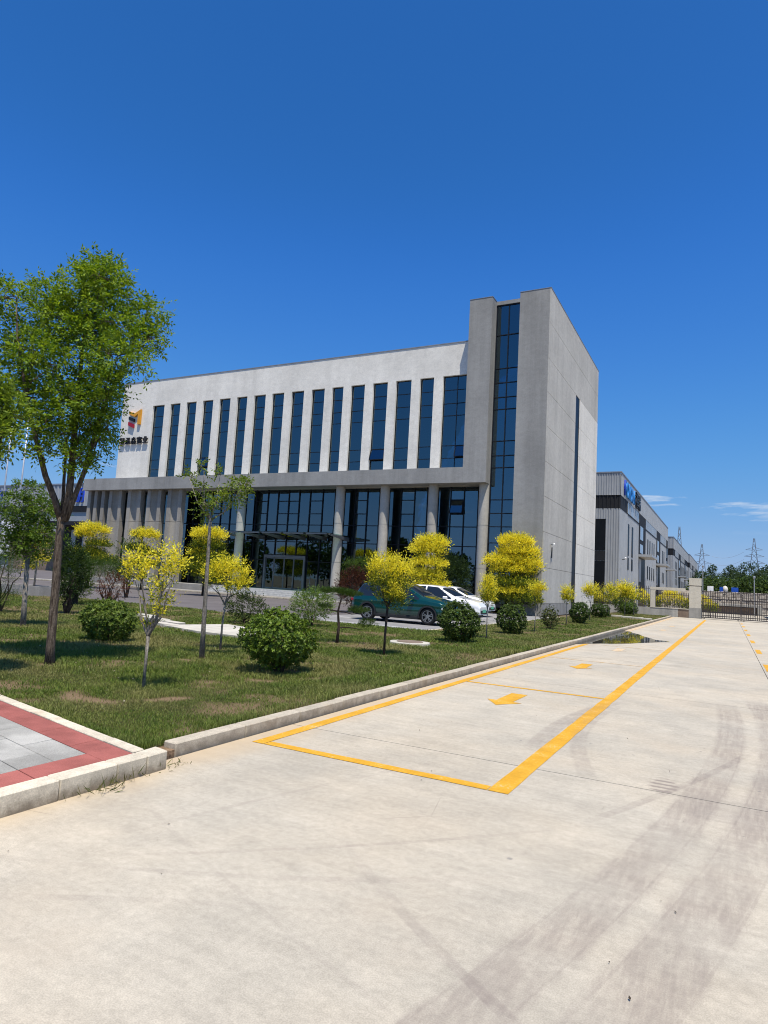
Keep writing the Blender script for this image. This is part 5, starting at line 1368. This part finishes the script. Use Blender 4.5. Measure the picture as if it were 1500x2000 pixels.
# ================================================================== GATE, LOW WALL, FENCE
gp = thing('gate_pillar', 'square stone gate pillar with grooved cap beside the iron gate', 'pillar', (-2.65, 66.4, 0))
box('base', 'stone_base', (-3.16, -2.14, 66.0, 67.0, -.03, .92), gp)
box('shaft', 'stone_pillar', (-3.13, -2.17, 66.03, 66.97, .922, 2.86), gp)
box('groove', 'brown_wall', (-3.08, -2.22, 66.08, 66.92, 2.862, 2.93), gp)
box('cap', 'stone_pillar', (-3.15, -2.15, 66.01, 66.99, 2.932, 3.60), gp)
lw2 = thing('boundary_wall', 'low plastered wall with a stone frame left of the gate pillar', 'wall', (-8, 66.2, 0))
box('plinth', 'old_plaster', (-24, -4.05, 66.0, 66.32, -.03, .74), lw2)
box('plinth', 'brown_wall', (-4.045, -3.17, 66.02, 66.30, -.03, .74), lw2)
box('plinth_cap', 'stone_pillar', (-6.4, -3.17, 65.97, 66.35, .742, .80), lw2)
box('frame_post', 'stone_pillar', (-6.40, -5.98, 65.98, 66.34, .802, 2.38), lw2)
box('frame_beam', 'stone_pillar', (-6.42, -3.45, 65.97, 66.35, 2.382, 2.64), lw2)
def railings(label, x0, x1, y, z0, z1, pitch, name, cat, loc):
    t = thing(name, label, cat, loc)
    for z in (z0 + .12, z1 - .30): MB().box(x0, x1, y - .02, y + .02, z, z + .045).build('rail', 'gate_iron', t)
    n = int((x1 - x0) / pitch)
    for k in range(n + 1):
        x = x0 + (x1 - x0) * k / n
        m = MB().box(x - .018, x + .018, y - .018, y + .018, z0, z1 - .12)
        m.add([(x - .018, y - .018, z1 - .12), (x + .018, y - .018, z1 - .12), (x + .018, y + .018, z1 - .12), (x - .018, y + .018, z1 - .12), (x, y, z1)], [(0, 1, 4), (1, 2, 4), (2, 3, 4), (3, 0, 4), (3, 2, 1, 0)])
        m.build('bar', 'gate_iron', t)
    return t
railings('black spear topped railing inside the stone frame', -5.96, -3.2, 66.16, .81, 2.30, .14, 'fence', 'fence', (-4.6, 66.16, .8))
railings('black spear topped railing on the low wall in front of the warehouse', -11.3, -6.42, 66.16, .745, 2.75, .17, 'fence', 'fence', (-8.8, 66.16, .75))
def gate(label, x0, x1, y):
    t = thing('iron_gate', label, 'gate', (x0, y, 0), 'double leaf iron gate')
    for x in (x0, x1 - .07): MB().box(x, x + .07, y - .035, y + .035, .04, 2.55).build('stile', 'gate_iron', t)
    for z in (.10, .28, .62, 1.78, 2.42): MB().box(x0 + .07, x1 - .07, y - .03, y + .03, z, z + .07).build('rail', 'gate_iron', t)
    n = int((x1 - x0) / .135)
    for k in range(1, n):
        x = x0 + (x1 - x0) * k / n; MB().box(x - .026, x + .026, y - .026, y + .026, .15, 2.56 if k % 2 else 2.42).build('bar', 'gate_iron', t)
    for x in (x0 + .2, x1 - .2): MB().tube([(x, y - .03, .05), (x, y + .03, .05)], .05, 10).build('wheel', 'gate_iron', t)
gate('left leaf of the dark iron gate, hung on the stone pillar', -2.12, .97, 66.4)
gate('right leaf of the dark iron gate running out of the picture', 1.02, 4.2, 66.4)
# golden hedge behind the framed railing and behind the pillar
def hedge(label, x0, x1, y0, y1, z1, seed, n):
    rng = np.random.default_rng(seed); t = thing('hedge', label, 'hedge', ((x0 + x1) / 2, (y0 + y1) / 2, 0)); c = np.array(t.location)
    P = np.stack([rng.uniform(x0, x1, n), rng.uniform(y0, y1, n), rng.uniform(.15, 1, n) ** .6 * z1], -1)
    P[:, 2] *= .88 + .2 * np.sin(P[:, 0] * 2.1 + seed)
    hi = P[:, 2] / z1; D = rng.normal(size=(n, 3)) * .5 + np.array([0, -.2, .8])
    def colf(k, pos):
        pick = (rng.uniform(0, 1, k) < np.clip((hi - .45) * 2.6, 0.02, .97))[:, None]; q = rng.uniform(0, 1, (k, 1))
        return np.where(pick, np.array(YA) + (np.array(YB) - np.array(YA)) * q, np.array(DG) + (np.array(LG) - np.array(DG)) * q)
    foliage('foliage', *sprays(rng, P - c, D, np.full(n, .28), 5, .11, .06, colf, .05, .6), 'leaf', t)
    m = MB()
    for k in range(10): x = x0 + (x1 - x0) * (k + .5) / 10 - c[0]; m.tube([(x, 0, -.05), (x + rng.normal() * .1, 0, z1 * .6)], [.03, .012], 5, False)
    m.build('stems', 'bark_dark', t, True)
hedge('clipped golden hedge seen through the framed railing', -7.6, -3.0, 69.5, 71.0, 2.25, 301, 1500)
hedge('end of golden hedge showing right of the gate pillar', -2.6, -.9, 72.5, 73.6, 1.9, 302, 500)
hedge('dark hedge with lime tips behind the railing by the warehouse', -12, -8.0, 68.2, 69.4, 1.8, 303, 900)

# ================================================================== YARD AND BACKGROUND BEYOND THE GATE
struct(box('yard', 'concrete', (-9.6, 30, 67.05, 140, -.05, -.004)))
dock = thing('loading_dock', 'low loading dock with dark shadow gap behind the gate', 'dock', (0, 100, 0))
box('base', 'brown_wall', (-3.4, 3.3, 100.6, 106, 0, .95), dock); box('deck', 'old_plaster', (-3.9, 3.9, 100.0, 106, 1.05, 1.32), dock)
box('gap_shade', 'metal_dark', (-3.6, 3.4, 100.1, 100.5, .96, 1.04), dock)  # dark strip painted in as the shadow under the deck edge
box('side_wall', 'old_plaster', (3.35, 3.95, 99.9, 106, -.01, 1.04), dock); box('ramp', 'old_plaster', (-8.5, -4.0, 101, 106, 0, .5), dock)
rw = thing('retaining_wall', 'rubble stone retaining wall crossing behind the yard', 'wall', (0, 120, 0))
srng = random.Random(9)
box('core', 'stone_wall', (-12, 16, 120.25, 121, 0, 3.1), rw)
z = 0
while z < 3.0:
    hh = srng.uniform(.38, .55); x = -12
    while x < 14:
        w = srng.uniform(.6, 1.4)
        if -4.5 < x < 6: box('stone', 'stone_wall', (x + .02, x + w - .02, 120.0 + srng.uniform(0, .12), 120.5, z + .02, min(z + hh, 3.2) - .02), rw, bevel=.05)
        x += w
    z += hh
for lab, x, z0, z1, w, mt in (('white square notice board above the stone wall', -2.6, 3.1, 4.0, .9, 'sheet_white'), ('blue square notice board above the stone wall', .95, 3.1, 3.95, 1.0, 'sheet_blue'), ('small blue panel half hidden by the pale boulder', -1.0, 3.15, 3.95, .5, 'sheet_blue')):
    nb = thing('notice_board', lab, 'board', (x, 121.5, 0)); box('panel', mt, (x - w / 2, x + w / 2, 121.5, 121.56, z0, z1), nb)
    for q in (-.35, .35): box('post', 'alu', (x + q * w - .03, x + q * w + .03, 121.57, 121.63, 0, z1 - .1), nb)
rk2 = np_mesh('boulder', *(lambda n: (lambda V: (V, np.array([(i * n + j, i * n + (j + 1) % n, (i + 1) * n + (j + 1) % n, (i + 1) * n + j) for i in range(7) for j in range(n)])))(np.array([[-.45 + .42 * math.sin(math.pi * (i + .02) / 7.04) * math.cos(2 * math.pi * j / n) * (1 + .15 * math.sin(3 * j)), 121.9 + .4 * math.sin(math.pi * (i + .02) / 7.04) * math.sin(2 * math.pi * j / n), 3.55 - .62 * math.cos(math.pi * i / 7)] for i in range(8) for j in range(n)])))(9), None, True)
tag(link('boulder', rk2, 'rock_pale'), 'pale upright boulder standing on the stone wall', 'boulder')
def lamp_post(label, x, y, h):
    t = thing('lamp_post', label, 'lamp post', (x, y, 0), 'lamp posts beyond the gate')
    MB().tube([(x, y, 0), (x, y, h)], [.07, .045], 8).build('post', 'steel_pole', t); MB().tube([(x, y, h), (x, y, h + .1), (x, y, h + .3), (x, y, h + .36)], [.05, .13, .15, .05], 10).build('lantern', 'window_pale', t)
lamp_post('lamp post with white lantern at the right among the trees', 2.75, 90.5, 4.5)
lamp_post('tall lamp post just right of the gate pillar', -3.2, 104.0, 6.2)
shed = thing('solar_shed', 'dark open shed with sloping panel roof at the right picture edge', 'shed', (6, 86, 0))
MB().add([(4.4, 80, 2.2), (9, 80, 4.2), (9, 98, 4.2), (4.4, 98, 2.2), (4.4, 80, 2.3), (9, 80, 4.3), (9, 98, 4.3), (4.4, 98, 2.3)], [(3, 2, 1, 0), (4, 5, 6, 7), (0, 1, 5, 4), (1, 2, 6, 5), (2, 3, 7, 6), (3, 0, 4, 7)]).build('roof', 'solar', shed)
for yy in (80.5, 86, 92, 97.5): box('post', 'steel_pole', (4.5, 4.62, yy, yy + .12, -.01, 2.25), shed)
box('back_wall', 'metal_dark', (8.7, 8.9, 80.2, 97.8, -.01, 4.1), shed); box('end_wall', 'metal_dark', (5.0, 8.69, 97.5, 97.7, -.01, 3.4), shed)

# far belt of trees
def far_tree(label, x, y, w, h, seed, a, b, z0=0.0):
    rng = np.random.default_rng(seed); t = thing('far_tree', label, 'tree', (x, y, z0), 'trees beyond the yard')
    MB().tube([(0, 0, -.2), (0, 0, h * .3), (0, 0, h * .75)], [.22, .18, .06], 6).build('trunk', 'bark_dark', t, True)
    G = []; nc = 16
    for k in range(nc):
        d = rdir(rng, 1)[0]; f = rng.uniform(.15, .95); zc = h * (.22 + .70 * f); prof = math.sin(math.pi * min(1, .18 + .8 * f)) ** .7
        c = np.array([d[0] * w * .36 * prof, d[1] * w * .36 * prof, zc]); r = w * .26 * (.5 + .6 * prof); n = 110
        q = rdir(rng, n); P = c + q * r * rng.uniform(.6, 1.05, (n, 1)) * np.array([1, 1, .85])
        G.append((P, q + rng.normal(size=(n, 3)) * .5, rdir(rng, n), rng.uniform(.5, 1.0, n) * w * .10, rng.uniform(.5, 1, n) * w * .06, pal(rng, a, b, .25)(n)))
    foliage('crown', *[np.concatenate([g[i] for g in G]) for i in range(6)], 'leaf', t)
FT = [(-11.5, 255, 7, 12.5, 'tree at the left end of the far belt, behind the last warehouse'), (-8.3, 262, 5, 13.2, 'narrow tree between the two left pylons'), (-4.6, 250, 6.0, 14.8, 'tall dark poplar-like tree right of the middle pylon'), (-1.6, 268, 5, 13.0, 'short tree in the dip of the far belt'), (.6, 252, 6.0, 14.6, 'pointed dark tree at the middle of the far belt'), (4.6, 262, 7.5, 16.6, 'broad tall tree right of the middle of the far belt'), (8.2, 250, 7.0, 15.6, 'broad tree below the right pylon, on its left'), (12.4, 262, 7, 15.8, 'tree below the right pylon, on its right'), (15.8, 250, 8, 17.5, 'tallest tree at the right picture edge'), (-6.4, 285, 6, 14.0, 'tree filling the gap behind the middle pylon foot'), (2.4, 290, 7, 15.5, 'tree behind the pointed dark tree'), (10.6, 285, 7, 16.0, 'tree right behind the foot of the right pylon'), (-13.8, 290, 6, 12.5, 'tree just showing over the last warehouse end')]
for k, (x, y, w, h, lab) in enumerate(FT): far_tree(lab, x, y, w, h, 400 + k, (.030, .060, .028), (.085, .125, .055))  # greens lightened and blued: distance haze put into the leaf colour
LT = [(-6.0, 175, 7, 7.0, 'low bushy tree behind the gate pillar'), (-2.0, 168, 8, 7.0, 'low round tree above the white notice board'), (3.2, 170, 8, 7.4, 'low round tree above the blue notice board'), (8.0, 172, 8, 7.8, 'low bushy tree behind the right lamp post'), (12.5, 168, 8, 8.0, 'low bushy tree at the right picture edge')]
for k, (x, y, w, h, lab) in enumerate(LT): far_tree(lab, x, y, w, h, 430 + k, (.040, .075, .022), (.10, .15, .045))
for k, (x, y, w, h) in enumerate(((-84, -4, 8, 8), (-74, 2, 9, 7.5), (-63, -3, 8, 8), (-55, 3, 7, 6.5), (-46, -2, 9, 8.5), (-37, 1, 7, 6.5))):
    far_tree('leafy tree out of the picture, mirrored in the dark ground floor glass', x, y, w, h, 450 + k, (.02, .045, .012), (.06, .10, .028))
    bpy.data.objects[COL.objects[-1].parent.name]['group'] = 'trees mirrored in the glass front'
# pylons
def pylon(label, x, y, H, wid, arms):
    t = thing('pylon', label, 'pylon', (x, y, 0), 'transmission pylons on the horizon'); m = MB(); bw = wid
    def wd(z): return bw * (1 - z / H) ** 1.15 * .5 + .35
    lv = [0, .14, .27, .39, .5, .6, .69, .77, .85, .92, 1.0]; c = .22
    for i in range(len(lv) - 1):
        a, b = lv[i] * H, lv[i + 1] * H; A, B = wd(a), wd(b)
        cor = [(-1, -1), (1, -1), (1, 1), (-1, 1)]
        for q in range(4):
            p, p2 = cor[q], cor[(q + 1) % 4]
            m.bar((x + p[0] * A, y + p[1] * A, a), (x + p[0] * B, y + p[1] * B, b), c); m.bar((x + p[0] * A, y + p[1] * A, a), (x + p2[0] * B, y + p2[1] * B, b), c * .6); m.bar((x + p2[0] * A, y + p2[1] * A, a), (x + p[0] * B, y + p[1] * B, b), c * .6)
    m.build('mast', 'steel_pylon', t)
    for f, l in arms:
        z = f * H; A = wd(z)
        for s in (-1, 1):
            m = MB()
            for dy in (-A, A): m.bar((x + s * A, y + dy, z), (x + s * l, y, z + .3), c * .8); m.bar((x + s * A, y + dy, z + 1.6), (x + s * l, y, z + .3), c * .6)
            m.build('arm', 'steel_pylon', t)
    return t
pylon('pylon rising behind the second warehouse roof', -29.0, 480, 49.5, 9, [])
pylon('pylon with four pairs of arms right of the warehouses', -15.4, 480, 38, 9, [(.80, 4.6), (.66, 5.8), (.50, 6.2), (.45, 3)])
pylon('pylon with three pairs of arms above the trees at the right', 14.6, 480, 42.5, 10, [(.82, 4.8), (.72, 5.6), (.62, 6.0)])
wires = thing('power_lines', 'thin power lines strung between the far pylons', 'cable', (0, 480, 20))
for z in (19.6, 25.4, 30.2):
    for (xa, xb) in ((-9.5, 9.0), (20.5, 90.0)):
        P = [(xa + (xb - xa) * k / 10, 480, z + (3.5 if xa < 0 else 1) * k / 10 - 2.4 * 4 * (k / 10) * (1 - k / 10)) for k in range(11)]
        MB().tube(P, .06, 4, False).build('cable', 'steel_pylon', wires)
